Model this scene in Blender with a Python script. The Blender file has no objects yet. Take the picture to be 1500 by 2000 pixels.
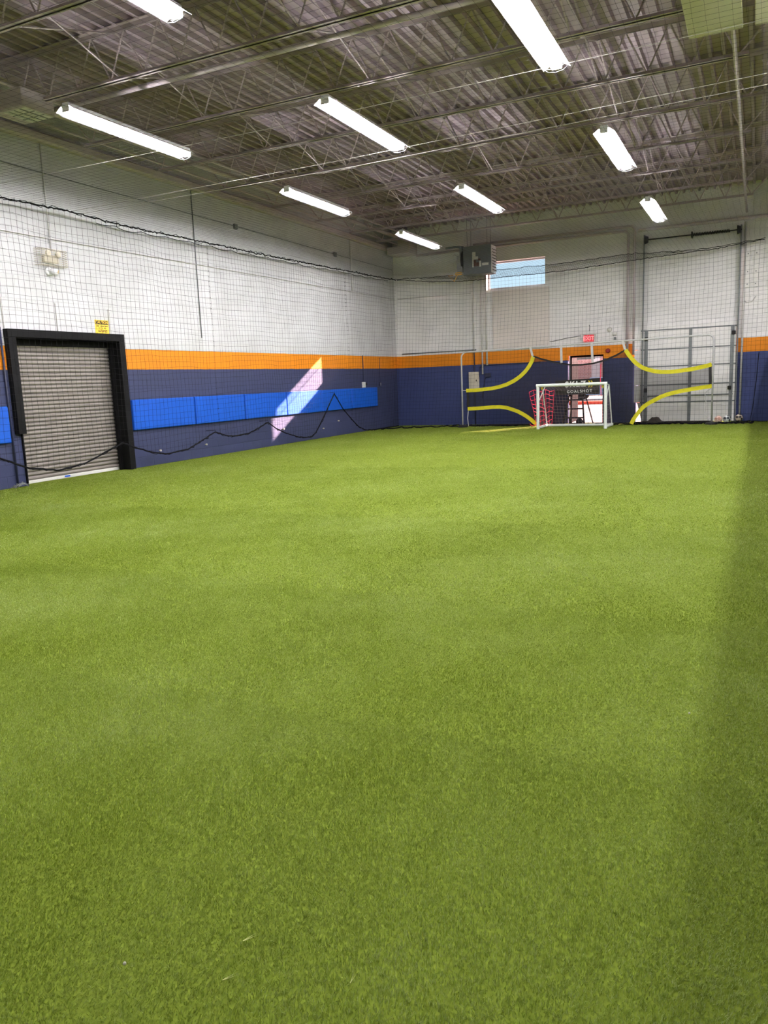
import bpy, math, random
import numpy as np
from mathutils import Vector, Matrix

random.seed(7)
rng = np.random.default_rng(7)
scene = bpy.context.scene
COL = scene.collection

# ------------------------------------------------------------------ camera
F_PX, YAW, PITCH, ROLL = 1506.89, -0.451939, 0.166442, -0.039954
CAM = Vector((11.6587, 0.0, 1.5645))
cy, sy = math.cos(YAW), math.sin(YAW)
cp, sp = math.cos(PITCH), math.sin(PITCH)
fw = Vector((sy * cp, cy * cp, -sp))
r0 = Vector((cy, -sy, 0))
u0 = r0.cross(fw)
cr, sr = math.cos(ROLL), math.sin(ROLL)
right = cr * r0 + sr * u0
up = -sr * r0 + cr * u0
cam_data = bpy.data.cameras.new('camera')
cam = bpy.data.objects.new('camera', cam_data)
COL.objects.link(cam)
m = Matrix((right, up, -fw)).transposed().to_4x4()
m.translation = CAM
cam.matrix_world = m
cam_data.sensor_fit = 'VERTICAL'
cam_data.sensor_height = 24.0
cam_data.lens = F_PX / 2000.0 * 24.0
cam_data.clip_start = 0.05
cam_data.clip_end = 500
scene.camera = cam

# ------------------------------------------------------------------ world, sun, exposure
TUBE_POWER = 335.0
SUN_POWER = 66.0
SKY_POWER = 1.15
scene.view_settings.view_transform = 'Standard'
scene.view_settings.look = 'None'
scene.view_settings.exposure = 0.0
scene.view_settings.gamma = 1.0
scene.view_settings.use_curve_mapping = False
world = bpy.data.worlds.new('world')
scene.world = world
world.use_nodes = True
wn = world.node_tree
bg = wn.nodes['Background']
bg.inputs['Color'].default_value = (0.60, 0.80, 0.95, 1)
bg.inputs['Strength'].default_value = SKY_POWER
sun_data = bpy.data.lights.new('sun', 'SUN')
sun_data.energy = SUN_POWER
sun_data.angle = math.radians(0.53)
sun_data.color = (1.0, 0.63, 0.58)
sun = bpy.data.objects.new('sun', sun_data)
COL.objects.link(sun)
SUN_DIR = Vector((-1.0, -1.555, -0.825)).normalized()
sun.rotation_euler = SUN_DIR.to_track_quat('-Z', 'Y').to_euler()
sun.location = (30, 60, 30)
scene.cycles.max_bounces = 10
scene.cycles.diffuse_bounces = 5
scene.cycles.transparent_max_bounces = 16
scene.cycles.sample_clamp_indirect = 6.0
scene.cycles.caustics_reflective = False
scene.cycles.caustics_refractive = False

# ------------------------------------------------------------------ materials
def lin(c):
    return tuple(((x / 255) / 12.92 if x / 255 <= 0.04045 else ((x / 255 + 0.055) / 1.055) ** 2.4) for x in c)

def mat(name, rgb, rough=0.6, metallic=0.0, var=0.12, scale=8.0, bump=0.0, bscale=60.0, spec=0.4):
    """plain painted / metal / plastic surface with a little procedural unevenness"""
    mt = bpy.data.materials.new(name)
    mt.use_nodes = True
    nt = mt.node_tree
    b = nt.nodes['Principled BSDF']
    b.inputs['Roughness'].default_value = rough
    b.inputs['Metallic'].default_value = metallic
    b.inputs['Specular IOR Level'].default_value = spec
    c = lin(rgb)
    tc = nt.nodes.new('ShaderNodeNewGeometry')
    nz = nt.nodes.new('ShaderNodeTexNoise')
    nz.inputs['Scale'].default_value = scale
    nz.inputs['Detail'].default_value = 4
    nt.links.new(tc.outputs['Position'], nz.inputs['Vector'])
    rp = nt.nodes.new('ShaderNodeValToRGB')
    rp.color_ramp.elements[0].position = 0.3
    rp.color_ramp.elements[1].position = 0.7
    rp.color_ramp.elements[0].color = tuple(x * (1 - var) for x in c) + (1,)
    rp.color_ramp.elements[1].color = tuple(min(1, x * (1 + var)) for x in c) + (1,)
    nt.links.new(nz.outputs['Fac'], rp.inputs['Fac'])
    nt.links.new(rp.outputs['Color'], b.inputs['Base Color'])
    if bump:
        n2 = nt.nodes.new('ShaderNodeTexNoise')
        n2.inputs['Scale'].default_value = bscale
        nt.links.new(tc.outputs['Position'], n2.inputs['Vector'])
        bp = nt.nodes.new('ShaderNodeBump')
        bp.inputs['Strength'].default_value = bump
        bp.inputs['Distance'].default_value = 0.01
        nt.links.new(n2.outputs['Fac'], bp.inputs['Height'])
        nt.links.new(bp.outputs['Normal'], b.inputs['Normal'])
    return mt

def emit(name, rgb, strength, base=(0.8, 0.8, 0.8)):
    mt = bpy.data.materials.new(name)
    mt.use_nodes = True
    b = mt.node_tree.nodes['Principled BSDF']
    b.inputs['Base Color'].default_value = tuple(base) + (1,)
    b.inputs['Emission Color'].default_value = tuple(rgb) + (1,)
    b.inputs['Emission Strength'].default_value = strength
    return mt

WHITE, ORANGE, NAVY = lin((226, 225, 221)), lin((230, 138, 20)), lin((54, 60, 92))

def block_wall(name, axis, navy=NAVY, white=WHITE):
    """painted concrete block: navy dado, orange stripe, white above; block joints as relief"""
    mt = bpy.data.materials.new(name)
    mt.use_nodes = True
    nt = mt.node_tree
    N, Lk = nt.nodes.new, nt.links.new
    b = nt.nodes['Principled BSDF']
    b.inputs['Roughness'].default_value = 0.62
    b.inputs['Specular IOR Level'].default_value = 0.35
    g = N('ShaderNodeNewGeometry')
    s = N('ShaderNodeSeparateXYZ'); Lk(g.outputs['Position'], s.inputs[0])
    c = N('ShaderNodeCombineXYZ')
    Lk(s.outputs[axis], c.inputs['X']); Lk(s.outputs['Z'], c.inputs['Y'])
    br = N('ShaderNodeTexBrick')
    br.inputs['Scale'].default_value = 1.0
    br.inputs['Brick Width'].default_value = 0.406
    br.inputs['Row Height'].default_value = 0.203
    br.inputs['Mortar Size'].default_value = 0.008
    br.inputs['Mortar Smooth'].default_value = 0.6
    br.inputs['Color1'].default_value = (1, 1, 1, 1)
    br.inputs['Color2'].default_value = (0.93, 0.93, 0.93, 1)
    br.inputs['Mortar'].default_value = (0.90, 0.90, 0.90, 1)
    Lk(c.outputs[0], br.inputs['Vector'])
    # slightly wavy paint edges
    nz = N('ShaderNodeTexNoise'); nz.inputs['Scale'].default_value = 3.0; nz.inputs['Detail'].default_value = 3
    Lk(g.outputs['Position'], nz.inputs['Vector'])
    ad = N('ShaderNodeMath'); ad.operation = 'MULTIPLY_ADD'
    Lk(nz.outputs['Fac'], ad.inputs[0]); ad.inputs[1].default_value = 0.02
    Lk(s.outputs['Z'], ad.inputs[2])
    g1 = N('ShaderNodeMath'); g1.operation = 'GREATER_THAN'; g1.inputs[1].default_value = 2.04; Lk(ad.outputs[0], g1.inputs[0])
    g2 = N('ShaderNodeMath'); g2.operation = 'GREATER_THAN'; g2.inputs[1].default_value = 2.45; Lk(ad.outputs[0], g2.inputs[0])
    m1 = N('ShaderNodeMix'); m1.data_type = 'RGBA'; m1.inputs['A'].default_value = navy + (1,); m1.inputs['B'].default_value = ORANGE + (1,)
    Lk(g1.outputs[0], m1.inputs['Factor'])
    m2 = N('ShaderNodeMix'); m2.data_type = 'RGBA'; m2.inputs['B'].default_value = white + (1,)
    Lk(m1.outputs['Result'], m2.inputs['A']); Lk(g2.outputs[0], m2.inputs['Factor'])
    # scuffs
    n2 = N('ShaderNodeTexNoise'); n2.inputs['Scale'].default_value = 1.3; n2.inputs['Detail'].default_value = 6
    Lk(g.outputs['Position'], n2.inputs['Vector'])
    rp = N('ShaderNodeValToRGB')
    rp.color_ramp.elements[0].position = 0.25; rp.color_ramp.elements[0].color = (0.88, 0.88, 0.87, 1)
    rp.color_ramp.elements[1].position = 0.6; rp.color_ramp.elements[1].color = (1, 1, 1, 1)
    Lk(n2.outputs['Fac'], rp.inputs['Fac'])
    m3 = N('ShaderNodeMix'); m3.data_type = 'RGBA'; m3.blend_type = 'MULTIPLY'; m3.inputs['Factor'].default_value = 1
    Lk(m2.outputs['Result'], m3.inputs['A']); Lk(rp.outputs['Color'], m3.inputs['B'])
    m4 = N('ShaderNodeMix'); m4.data_type = 'RGBA'; m4.blend_type = 'MULTIPLY'; m4.inputs['Factor'].default_value = 0.7
    Lk(m3.outputs['Result'], m4.inputs['A']); Lk(br.outputs['Color'], m4.inputs['B'])
    Lk(m4.outputs['Result'], b.inputs['Base Color'])
    bp = N('ShaderNodeBump'); bp.inputs['Strength'].default_value = 0.6; bp.inputs['Distance'].default_value = 0.014; bp.invert = True
    n3 = N('ShaderNodeTexNoise'); n3.inputs['Scale'].default_value = 45
    Lk(g.outputs['Position'], n3.inputs['Vector'])
    mm = N('ShaderNodeMath'); mm.operation = 'MULTIPLY_ADD'; mm.inputs[1].default_value = 0.25
    Lk(n3.outputs['Fac'], mm.inputs[0]); Lk(br.outputs['Fac'], mm.inputs[2])
    Lk(mm.outputs[0], bp.inputs['Height']); Lk(bp.outputs['Normal'], b.inputs['Normal'])
    return mt

M = {}
M['wall_y'] = block_wall('painted_block_left', 'Y', NAVY, lin((200, 200, 200)))  # same paint as the back wall; white dimmed here to offset strong lamp light
M['wall_x'] = block_wall('painted_block_back', 'X', lin((56, 67, 112)), lin((240, 238, 236)))  # same paint, white and navy lightened to make up for weak lamp light
M['white_wall'] = mat('white_paint', (234, 232, 228), 0.6, var=0.05, scale=2, bump=0.1, bscale=30)
M['deck'] = mat('deck_paint', (166, 150, 158), 0.6, var=0.12, scale=1.5)
M['steel'] = mat('joist_paint', (178, 164, 166), 0.55, var=0.1, scale=5)
M['pipe'] = mat('pipe_paint', (190, 178, 180), 0.5, var=0.08, scale=4)
M['white_pipe'] = mat('white_conduit', (208, 206, 202), 0.5, var=0.06, scale=5)
M['navy_pipe'] = mat('navy_conduit', (44, 48, 72), 0.5, var=0.08, scale=5)
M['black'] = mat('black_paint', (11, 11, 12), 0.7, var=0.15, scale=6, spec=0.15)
M['reflector'] = mat('white_enamel', (244, 244, 244), 0.35, var=0.02)
M['tube'] = emit('lit_tube', (0.99, 0.955, 1.0), TUBE_POWER)
M['wire'] = mat('guard_wire', (60, 60, 62), 0.5, var=0.05)
M['blue_vinyl'] = mat('blue_vinyl', (12, 84, 192), 0.45, var=0.06, scale=6, bump=0.12, bscale=25)
M['shutter'] = mat('shutter_slat', (136, 129, 122), 0.5, metallic=0.15, var=0.08, scale=4)
M['alu'] = mat('bare_metal', (170, 172, 174), 0.35, metallic=0.7, var=0.08)
M['galv'] = mat('galvanised_steel', (122, 126, 126), 0.5, metallic=0.3, var=0.12, scale=7)
M['twine'] = mat('black_twine', (34, 34, 35), 0.9, var=0.1, spec=0.1)
M['rope'] = mat('black_rope', (18, 18, 20), 0.9, var=0.2, scale=30, spec=0.1)
M['cable'] = mat('galvanised_cable', (170, 166, 155), 0.4, metallic=0.2, var=0.05)
M['frame_white'] = mat('frame_tube', (186, 186, 184), 0.4, var=0.1, scale=12)
M['goal_white'] = mat('white_goal_paint', (222, 228, 222), 0.4, var=0.04)
M['white_net'] = mat('white_net_twine', (150, 134, 142), 0.8, var=0.05)
M['yellow'] = mat('yellow_webbing', (204, 196, 30), 0.6, var=0.1, scale=14, bump=0.25, bscale=40)
M['strap'] = mat('grey_strap', (196, 194, 190), 0.7, var=0.08)
M['pink'] = mat('pink_net_cord', (226, 60, 92), 0.7, var=0.12, scale=10)
M['heater'] = mat('heater_paint', (104, 108, 112), 0.45, var=0.08)
M['dark'] = mat('dark_gap', (14, 14, 15), 0.7, var=0.1)
M['label'] = mat('sticker', (216, 214, 208), 0.6, var=0.06, scale=90)
M['brown_label'] = mat('warning_sticker', (90, 60, 52), 0.6, var=0.2, scale=80)
M['gas'] = mat('yellow_gas_hose', (222, 172, 62), 0.5, var=0.08)
M['beige'] = mat('beige_enamel', (206, 198, 178), 0.5, var=0.06)
M['exit_red'] = emit('exit_letters', (1.0, 0.20, 0.24), 1.0, (0.8, 0.3, 0.3))
M['exit_face'] = emit('exit_face', (1.0, 0.03, 0.06), 0.42, (0.5, 0.02, 0.03))
M['sign_yellow'] = mat('sign_yellow', (244, 200, 62), 0.5, var=0.06, scale=10)
M['ink'] = mat('black_ink', (24, 22, 18), 0.7, var=0.1)
M['letter'] = mat('banner_letter', (216, 216, 212), 0.6, var=0.05)
M['chevron'] = mat('banner_chevron', (198, 178, 34), 0.6, var=0.08)
M['ladder'] = mat('ladder_dark', (34, 30, 32), 0.5, var=0.15)
M['brown_frame'] = mat('bronze_frame', (22, 15, 13), 0.7, var=0.15, spec=0.05)
M['tarp'] = mat('dark_brown_cloth', (38, 33, 27), 0.85, var=0.3, scale=12, bump=0.4, bscale=20)
M['asphalt'] = mat('concrete_yard', (196, 186, 182), 0.85, var=0.1, scale=1.5)
M['curb'] = mat('red_curb', (232, 78, 48), 0.7, var=0.12, scale=2)
M['car_paint'] = mat('pale_blue_paint', (150, 190, 226), 0.25, var=0.03)
M['car_glass'] = mat('car_glass', (40, 56, 70), 0.1, var=0.05)
M['straw'] = mat('pale_straw', (196, 200, 130), 0.7, var=0.08)
M['rubber'] = mat('black_rubber', (22, 22, 23), 0.7, var=0.15)
M['board'] = mat('navy_board', (36, 42, 66), 0.6, var=0.08)
M['ceiling_panel'] = mat('off_white_panel', (206, 200, 180), 0.6, var=0.04)

def brick_facade():
    mt = bpy.data.materials.new('red_brick')
    mt.use_nodes = True
    nt = mt.node_tree
    b = nt.nodes['Principled BSDF']; b.inputs['Roughness'].default_value = 0.85
    g = nt.nodes.new('ShaderNodeNewGeometry')
    s = nt.nodes.new('ShaderNodeSeparateXYZ'); nt.links.new(g.outputs['Position'], s.inputs[0])
    c = nt.nodes.new('ShaderNodeCombineXYZ')
    nt.links.new(s.outputs['X'], c.inputs['X']); nt.links.new(s.outputs['Z'], c.inputs['Y'])
    br = nt.nodes.new('ShaderNodeTexBrick')
    br.inputs['Scale'].default_value = 2.0
    br.inputs['Color1'].default_value = (0.62, 0.30, 0.27, 1)
    br.inputs['Color2'].default_value = (0.70, 0.36, 0.32, 1)
    br.inputs['Mortar'].default_value = (0.75, 0.62, 0.60, 1)
    nt.links.new(c.outputs[0], br.inputs['Vector'])
    nt.links.new(br.outputs['Color'], b.inputs['Base Color'])
    return mt
M['brick'] = brick_facade()
M['facade_white'] = mat('facade_white', (236, 226, 226), 0.7, var=0.04)

def mesh_cloth():
    mt = bpy.data.materials.new('black_target_mesh')
    mt.use_nodes = True
    nt = mt.node_tree
    b = nt.nodes['Principled BSDF']
    b.inputs['Base Color'].default_value = (0.012, 0.011, 0.014, 1)
    b.inputs['Roughness'].default_value = 0.9
    tr = nt.nodes.new('ShaderNodeBsdfTransparent')
    mx = nt.nodes.new('ShaderNodeMixShader')
    mx.inputs['Fac'].default_value = 0.58
    g = nt.nodes.new('ShaderNodeNewGeometry')
    nz = nt.nodes.new('ShaderNodeTexNoise'); nz.inputs['Scale'].default_value = 2.0
    nt.links.new(g.outputs['Position'], nz.inputs['Vector'])
    mr = nt.nodes.new('ShaderNodeMapRange'); mr.inputs['To Min'].default_value = 0.48; mr.inputs['To Max'].default_value = 0.62
    nt.links.new(nz.outputs['Fac'], mr.inputs['Value']); nt.links.new(mr.outputs['Result'], mx.inputs['Fac'])
    nt.links.new(tr.outputs[0], mx.inputs[1]); nt.links.new(b.outputs[0], mx.inputs[2])
    nt.links.new(mx.outputs[0], nt.nodes['Material Output'].inputs['Surface'])
    return mt
M['target_mesh'] = mesh_cloth()

def window_glass():
    mt = bpy.data.materials.new('window_glass')
    mt.use_nodes = True
    nt = mt.node_tree
    tr = nt.nodes.new('ShaderNodeBsdfTransparent'); tr.inputs['Color'].default_value = (0.95, 0.97, 0.98, 1)
    gl = nt.nodes.new('ShaderNodeBsdfGlossy'); gl.inputs['Roughness'].default_value = 0.4
    mx = nt.nodes.new('ShaderNodeMixShader'); mx.inputs['Fac'].default_value = 0.012
    nt.links.new(tr.outputs[0], mx.inputs[1]); nt.links.new(gl.outputs[0], mx.inputs[2])
    nt.links.new(mx.outputs[0], nt.nodes['Material Output'].inputs['Surface'])
    return mt
M['glass'] = window_glass()

def ball_material(name, a, bcol, scale):
    mt = bpy.data.materials.new(name)
    mt.use_nodes = True
    nt = mt.node_tree
    b = nt.nodes['Principled BSDF']; b.inputs['Roughness'].default_value = 0.45
    tc = nt.nodes.new('ShaderNodeTexCoord')
    vo = nt.nodes.new('ShaderNodeTexVoronoi'); vo.inputs['Scale'].default_value = scale
    nt.links.new(tc.outputs['Object'], vo.inputs['Vector'])
    rp = nt.nodes.new('ShaderNodeValToRGB'); rp.color_ramp.interpolation = 'CONSTANT'
    rp.color_ramp.elements[0].color = lin(bcol) + (1,)
    rp.color_ramp.elements[1].color = lin(a) + (1,); rp.color_ramp.elements[1].position = 0.42
    nt.links.new(vo.outputs['Distance'], rp.inputs['Fac'])
    nt.links.new(rp.outputs['Color'], b.inputs['Base Color'])
    return mt
M['ball_pink'] = ball_material('ball_peach_white', (236, 206, 190), (200, 150, 130), 9)
M['ball_grey'] = ball_material('ball_grey_white', (206, 210, 208), (40, 48, 52), 11)
M['ball_tan'] = ball_material('ball_tan_white', (206, 192, 174), (40, 36, 34), 11)
M['ball_dark'] = ball_material('ball_dark', (60, 54, 48), (24, 22, 20), 11)

def turf_materials():
    base = bpy.data.materials.new('turf_backing')
    base.use_nodes = True
    nt = base.node_tree
    b = nt.nodes['Principled BSDF']; b.inputs['Roughness'].default_value = 0.9; b.inputs['Specular IOR Level'].default_value = 0.1
    g = nt.nodes.new('ShaderNodeNewGeometry')
    nz = nt.nodes.new('ShaderNodeTexNoise'); nz.inputs['Scale'].default_value = 60; nz.inputs['Detail'].default_value = 6
    nt.links.new(g.outputs['Position'], nz.inputs['Vector'])
    rp = nt.nodes.new('ShaderNodeValToRGB')
    rp.color_ramp.elements[0].position = 0.3; rp.color_ramp.elements[0].color = (0.10, 0.140, 0.010, 1)
    rp.color_ramp.elements[1].position = 0.7; rp.color_ramp.elements[1].color = (0.19, 0.245, 0.026, 1)
    nt.links.new(nz.outputs['Fac'], rp.inputs['Fac'])
    nt.links.new(rp.outputs['Color'], b.inputs['Base Color'])
    bl = bpy.data.materials.new('turf_blade')
    bl.use_nodes = True
    nt = bl.node_tree
    b = nt.nodes['Principled BSDF']; b.inputs['Roughness'].default_value = 0.5; b.inputs['Specular IOR Level'].default_value = 0.35
    at = nt.nodes.new('ShaderNodeAttribute'); at.attribute_name = 'tint'
    rp = nt.nodes.new('ShaderNodeValToRGB')
    e = rp.color_ramp.elements
    e[0].position = 0.0; e[0].color = (0.152, 0.218, 0.014, 1)
    e[1].position = 1.0; e[1].color = (0.46, 0.535, 0.205, 1)
    k = e.new(0.55); k.color = (0.262, 0.350, 0.050, 1)
    nt.links.new(at.outputs['Fac'], rp.inputs['Fac'])
    nt.links.new(rp.outputs['Color'], b.inputs['Base Color'])
    tl = nt.nodes.new('ShaderNodeBsdfTranslucent')
    nt.links.new(rp.outputs['Color'], tl.inputs['Color'])
    mx = nt.nodes.new('ShaderNodeMixShader'); mx.inputs['Fac'].default_value = 0.5
    nt.links.new(b.outputs[0], mx.inputs[1]); nt.links.new(tl.outputs[0], mx.inputs[2])
    nt.links.new(mx.outputs[0], nt.nodes['Material Output'].inputs['Surface'])
    return base, bl
M['turf_base'], M['turf_blade'] = turf_materials()

# ------------------------------------------------------------------ builders
class MB:
    """collects shapes in world space, then links them as ONE mesh object"""
    def __init__(self):
        self.v, self.f, self.n = [], [], 0
    def add(self, verts, faces):
        o = self.n
        self.v.extend([tuple(map(float, p)) for p in verts]); self.n += len(verts)
        self.f.extend([tuple(i + o for i in f) for f in faces])
        return self
    def box(self, x0, x1, y0, y1, z0, z1):
        v = [(x0, y0, z0), (x1, y0, z0), (x1, y1, z0), (x0, y1, z0), (x0, y0, z1), (x1, y0, z1), (x1, y1, z1), (x0, y1, z1)]
        return self.add(v, [(0, 3, 2, 1), (4, 5, 6, 7), (0, 1, 5, 4), (1, 2, 6, 5), (2, 3, 7, 6), (3, 0, 4, 7)])
    def bbox(self, x0, x1, y0, y1, z0, z1, c=0.01):
        """box with chamfered edges"""
        xs, ys, zs = (x0, x1), (y0, y1), (z0, z1)
        v, idx = [], {}
        for i in (0, 1):
            for j in (0, 1):
                for k in (0, 1):
                    dx, dy, dz = (c if i == 0 else -c), (c if j == 0 else -c), (c if k == 0 else -c)
                    for a, p in enumerate(((xs[i], ys[j] + dy, zs[k] + dz), (xs[i] + dx, ys[j], zs[k] + dz), (xs[i] + dx, ys[j] + dy, zs[k]))):
                        idx[i, j, k, a] = len(v); v.append(p)
        f = []
        for i in (0, 1): f.append([idx[i, j, k, 0] for j, k in ((0, 0), (1, 0), (1, 1), (0, 1))])
        for j in (0, 1): f.append([idx[i, j, k, 1] for i, k in ((0, 0), (1, 0), (1, 1), (0, 1))])
        for k in (0, 1): f.append([idx[i, j, k, 2] for i, j in ((0, 0), (1, 0), (1, 1), (0, 1))])
        for i in (0, 1):
            for j in (0, 1): f.append([idx[i, j, 0, 0], idx[i, j, 1, 0], idx[i, j, 1, 1], idx[i, j, 0, 1]])
        for i in (0, 1):
            for k in (0, 1): f.append([idx[i, 0, k, 0], idx[i, 1, k, 0], idx[i, 1, k, 2], idx[i, 0, k, 2]])
        for j in (0, 1):
            for k in (0, 1): f.append([idx[0, j, k, 1], idx[1, j, k, 1], idx[1, j, k, 2], idx[0, j, k, 2]])
        for i in (0, 1):
            for j in (0, 1):
                for k in (0, 1): f.append([idx[i, j, k, 0], idx[i, j, k, 1], idx[i, j, k, 2]])
        return self.add(v, f)
    def tube(self, pts, r, n=8, cap=True, closed=False):
        pts = [Vector(p) for p in pts]
        m_ = len(pts)
        rr = r if isinstance(r, (list, tuple)) else [r] * m_
        verts, faces = [], []
        nrm = None
        for i, p in enumerate(pts):
            if closed: t = (pts[(i + 1) % m_] - pts[i - 1])
            elif i == 0: t = pts[1] - p
            elif i == m_ - 1: t = p - pts[i - 1]
            else: t = (pts[i + 1] - p).normalized() + (p - pts[i - 1]).normalized()
            t = t.normalized() if t.length > 1e-9 else Vector((0, 0, 1))
            if nrm is None:
                nrm = t.orthogonal().normalized()
                if abs(t.z) < 0.9: nrm = (Vector((0, 0, 1)) - t * t.z).normalized()
            else:
                nrm = (nrm - t * nrm.dot(t))
                nrm = nrm.normalized() if nrm.length > 1e-6 else t.orthogonal().normalized()
            b = t.cross(nrm)
            for k in range(n):
                a = 2 * math.pi * k / n
                verts.append(p + (nrm * math.cos(a) + b * math.sin(a)) * rr[i])
        segs = m_ if closed else m_ - 1
        for i in range(segs):
            j = (i + 1) % m_
            for k in range(n):
                faces.append((i * n + k, i * n + (k + 1) % n, j * n + (k + 1) % n, j * n + k))
        if cap and not closed:
            faces.append(tuple(range(n - 1, -1, -1)))
            faces.append(tuple((m_ - 1) * n + k for k in range(n)))
        return self.add(verts, faces)
    def cyl(self, p0, p1, r, n=12):
        return self.tube([p0, p1], r, n)
    def lathe(self, c, prof, n=20, axis='Z'):
        v, f = [], []
        for (r, h) in prof:
            for k in range(n):
                a = 2 * math.pi * k / n
                q = (r * math.cos(a), r * math.sin(a), h)
                if axis == 'X': q = (h, r * math.cos(a), r * math.sin(a))
                if axis == 'Y': q = (r * math.cos(a), h, r * math.sin(a))
                v.append((c[0] + q[0], c[1] + q[1], c[2] + q[2]))
        for i in range(len(prof) - 1):
            for k in range(n):
                f.append((i * n + k, i * n + (k + 1) % n, (i + 1) * n + (k + 1) % n, (i + 1) * n + k))
        f.append(tuple(range(n - 1, -1, -1))); f.append(tuple((len(prof) - 1) * n + k for k in range(n)))
        return self.add(v, f)
    def prism(self, poly, axis, a, b):
        """poly: list of 2D points in the plane across `axis`, extruded from a to b"""
        def P(u, w, t):
            return {'X': (t, u, w), 'Y': (u, t, w), 'Z': (u, w, t)}[axis]
        n = len(poly)
        v = [P(u, w, a) for u, w in poly] + [P(u, w, b) for u, w in poly]
        f = [tuple(range(n - 1, -1, -1)), tuple(range(n, 2 * n))]
        f += [(i, (i + 1) % n, n + (i + 1) % n, n + i) for i in range(n)]
        return self.add(v, f)
    def strip(self, rows):
        """quad sheet from rows of equal length"""
        n = len(rows[0]); v = [p for r_ in rows for p in r_]
        f = [(i * n + k, i * n + k + 1, (i + 1) * n + k + 1, (i + 1) * n + k) for i in range(len(rows) - 1) for k in range(n - 1)]
        return self.add(v, f)
    def sphere(self, c, r, n=20, m_=12):
        pr = [(max(1e-4, r * math.sin(math.pi * i / m_)), -r * math.cos(math.pi * i / m_)) for i in range(m_ + 1)]
        return self.lathe(c, pr, n)
    def build(self, name, material, parent=None, smooth=False, origin=None):
        V = np.array(self.v)
        if parent is not None: o = np.array(parent['_w'])
        elif origin is not None: o = np.array(origin)
        else:
            lo, hi = V.min(0), V.max(0); o = np.array([(lo[0] + hi[0]) / 2, (lo[1] + hi[1]) / 2, lo[2]])
        me = bpy.data.meshes.new(name)
        me.from_pydata([tuple(p) for p in (V - o)], [], self.f)
        me.materials.append(material)
        if smooth: me.polygons.foreach_set('use_smooth', [True] * len(me.polygons))
        me.update()
        ob = bpy.data.objects.new(name, me)
        COL.objects.link(ob)
        if parent is not None:
            ob.parent = parent
        else:
            ob.location = o
        ob['_w'] = tuple(float(x) for x in o)
        return ob

def tag(o, label=None, cat=None, group=None, kind=None):
    if label: o['label'] = label
    if cat: o['category'] = cat
    if group: o['group'] = group
    if kind: o['kind'] = kind
    return o

def thing(name, loc, label, cat, group=None):
    o = bpy.data.objects.new(name, None)
    o.empty_display_size = 0.1
    COL.objects.link(o)
    o.location = loc
    o['_w'] = tuple(float(x) for x in loc)
    return tag(o, label, cat, group)

def struct(name, mb, material, smooth=False):
    o = mb.build(name, material, smooth=smooth)
    return tag(o, kind='structure')

def copy_tree(o, loc=None, parent=None):
    c = o.copy(); COL.objects.link(c)
    if parent is not None: c.parent = parent
    if loc is not None: c.location = loc
    for ch in list(o.children): copy_tree(ch, parent=c)
    return c

def np_mesh(name, verts, faces_flat, face_len, material, origin=(0, 0, 0)):
    me = bpy.data.meshes.new(name)
    nv, nl = len(verts), len(faces_flat)
    nf = nl // face_len
    me.vertices.add(nv); me.loops.add(nl); me.polygons.add(nf)
    me.vertices.foreach_set('co', np.ascontiguousarray(verts, dtype=np.float32).ravel())
    me.loops.foreach_set('vertex_index', np.ascontiguousarray(faces_flat, dtype=np.int32))
    me.polygons.foreach_set('loop_start', np.arange(0, nl, face_len, dtype=np.int32))
    me.polygons.foreach_set('loop_total', np.full(nf, face_len, dtype=np.int32))
    me.materials.append(material)
    me.update(calc_edges=True); me.validate()
    return me

def sset(vals, x):
    xs, ys = zip(*vals)
    return float(np.interp(x, xs, ys))

def smooth_noise(x, y, seed, freqs=(1.0, 2.3, 4.1)):
    r = np.random.default_rng(seed)
    out = np.zeros_like(x)
    for i, f in enumerate(freqs):
        for _ in range(5):
            a = r.uniform(0, 2 * np.pi); ph = r.uniform(0, 2 * np.pi); ff = f * r.uniform(0.7, 1.4)
            out += np.sin((x * np.cos(a) + y * np.sin(a)) * ff * 2 * np.pi + ph) / (i + 1)
    return out / 5

def strands(paths, r):
    """arrays (n,3) -> one set of three-sided twine tubes"""
    VV, FF, base = [], [], 0
    for P in paths:
        n = len(P)
        if n < 2: continue
        t = np.gradient(P, axis=0); t /= np.linalg.norm(t, axis=1, keepdims=True) + 1e-9
        ref = np.where(np.abs(t[:, 2:3]) > 0.9, np.array([[1.0, 0, 0]]), np.array([[0, 0, 1.0]]))
        a = np.cross(t, ref); a /= np.linalg.norm(a, axis=1, keepdims=True) + 1e-9
        b = np.cross(t, a)
        ring = np.stack([P + r * (a * np.cos(q) + b * np.sin(q)) for q in (0, 2.0944, 4.18879)], 1)
        VV.append(ring.reshape(-1, 3))
        i = np.arange(n - 1)[:, None] * 3 + base
        for k in range(3):
            k2 = (k + 1) % 3
            FF.append(np.concatenate([i + k, i + k2, i + 3 + k2, i + 3 + k], 1))
        base += n * 3
    return np.concatenate(VV), np.concatenate(FF).ravel()

def net_object(name, paths, r, parent, material):
    V, Fc = strands(paths, r)
    V = V - np.array(parent['_w'])
    me = np_mesh(name, V, Fc, 4, material)
    ob = bpy.data.objects.new(name, me); COL.objects.link(ob); ob.parent = parent
    return ob

# ================================================================== SETTING
L = 25.53           # inner face of the back wall
XR = 18.0           # far right wall, beyond the dasher boards
YF = -5.0
H = 7.2
# floor
fl = MB(); fl.box(-0.25, XR, YF, L + 0.25, -0.15, 0.0)
tag(struct('floor', fl, M['turf_base']), 'green artificial turf field', None)
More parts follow.
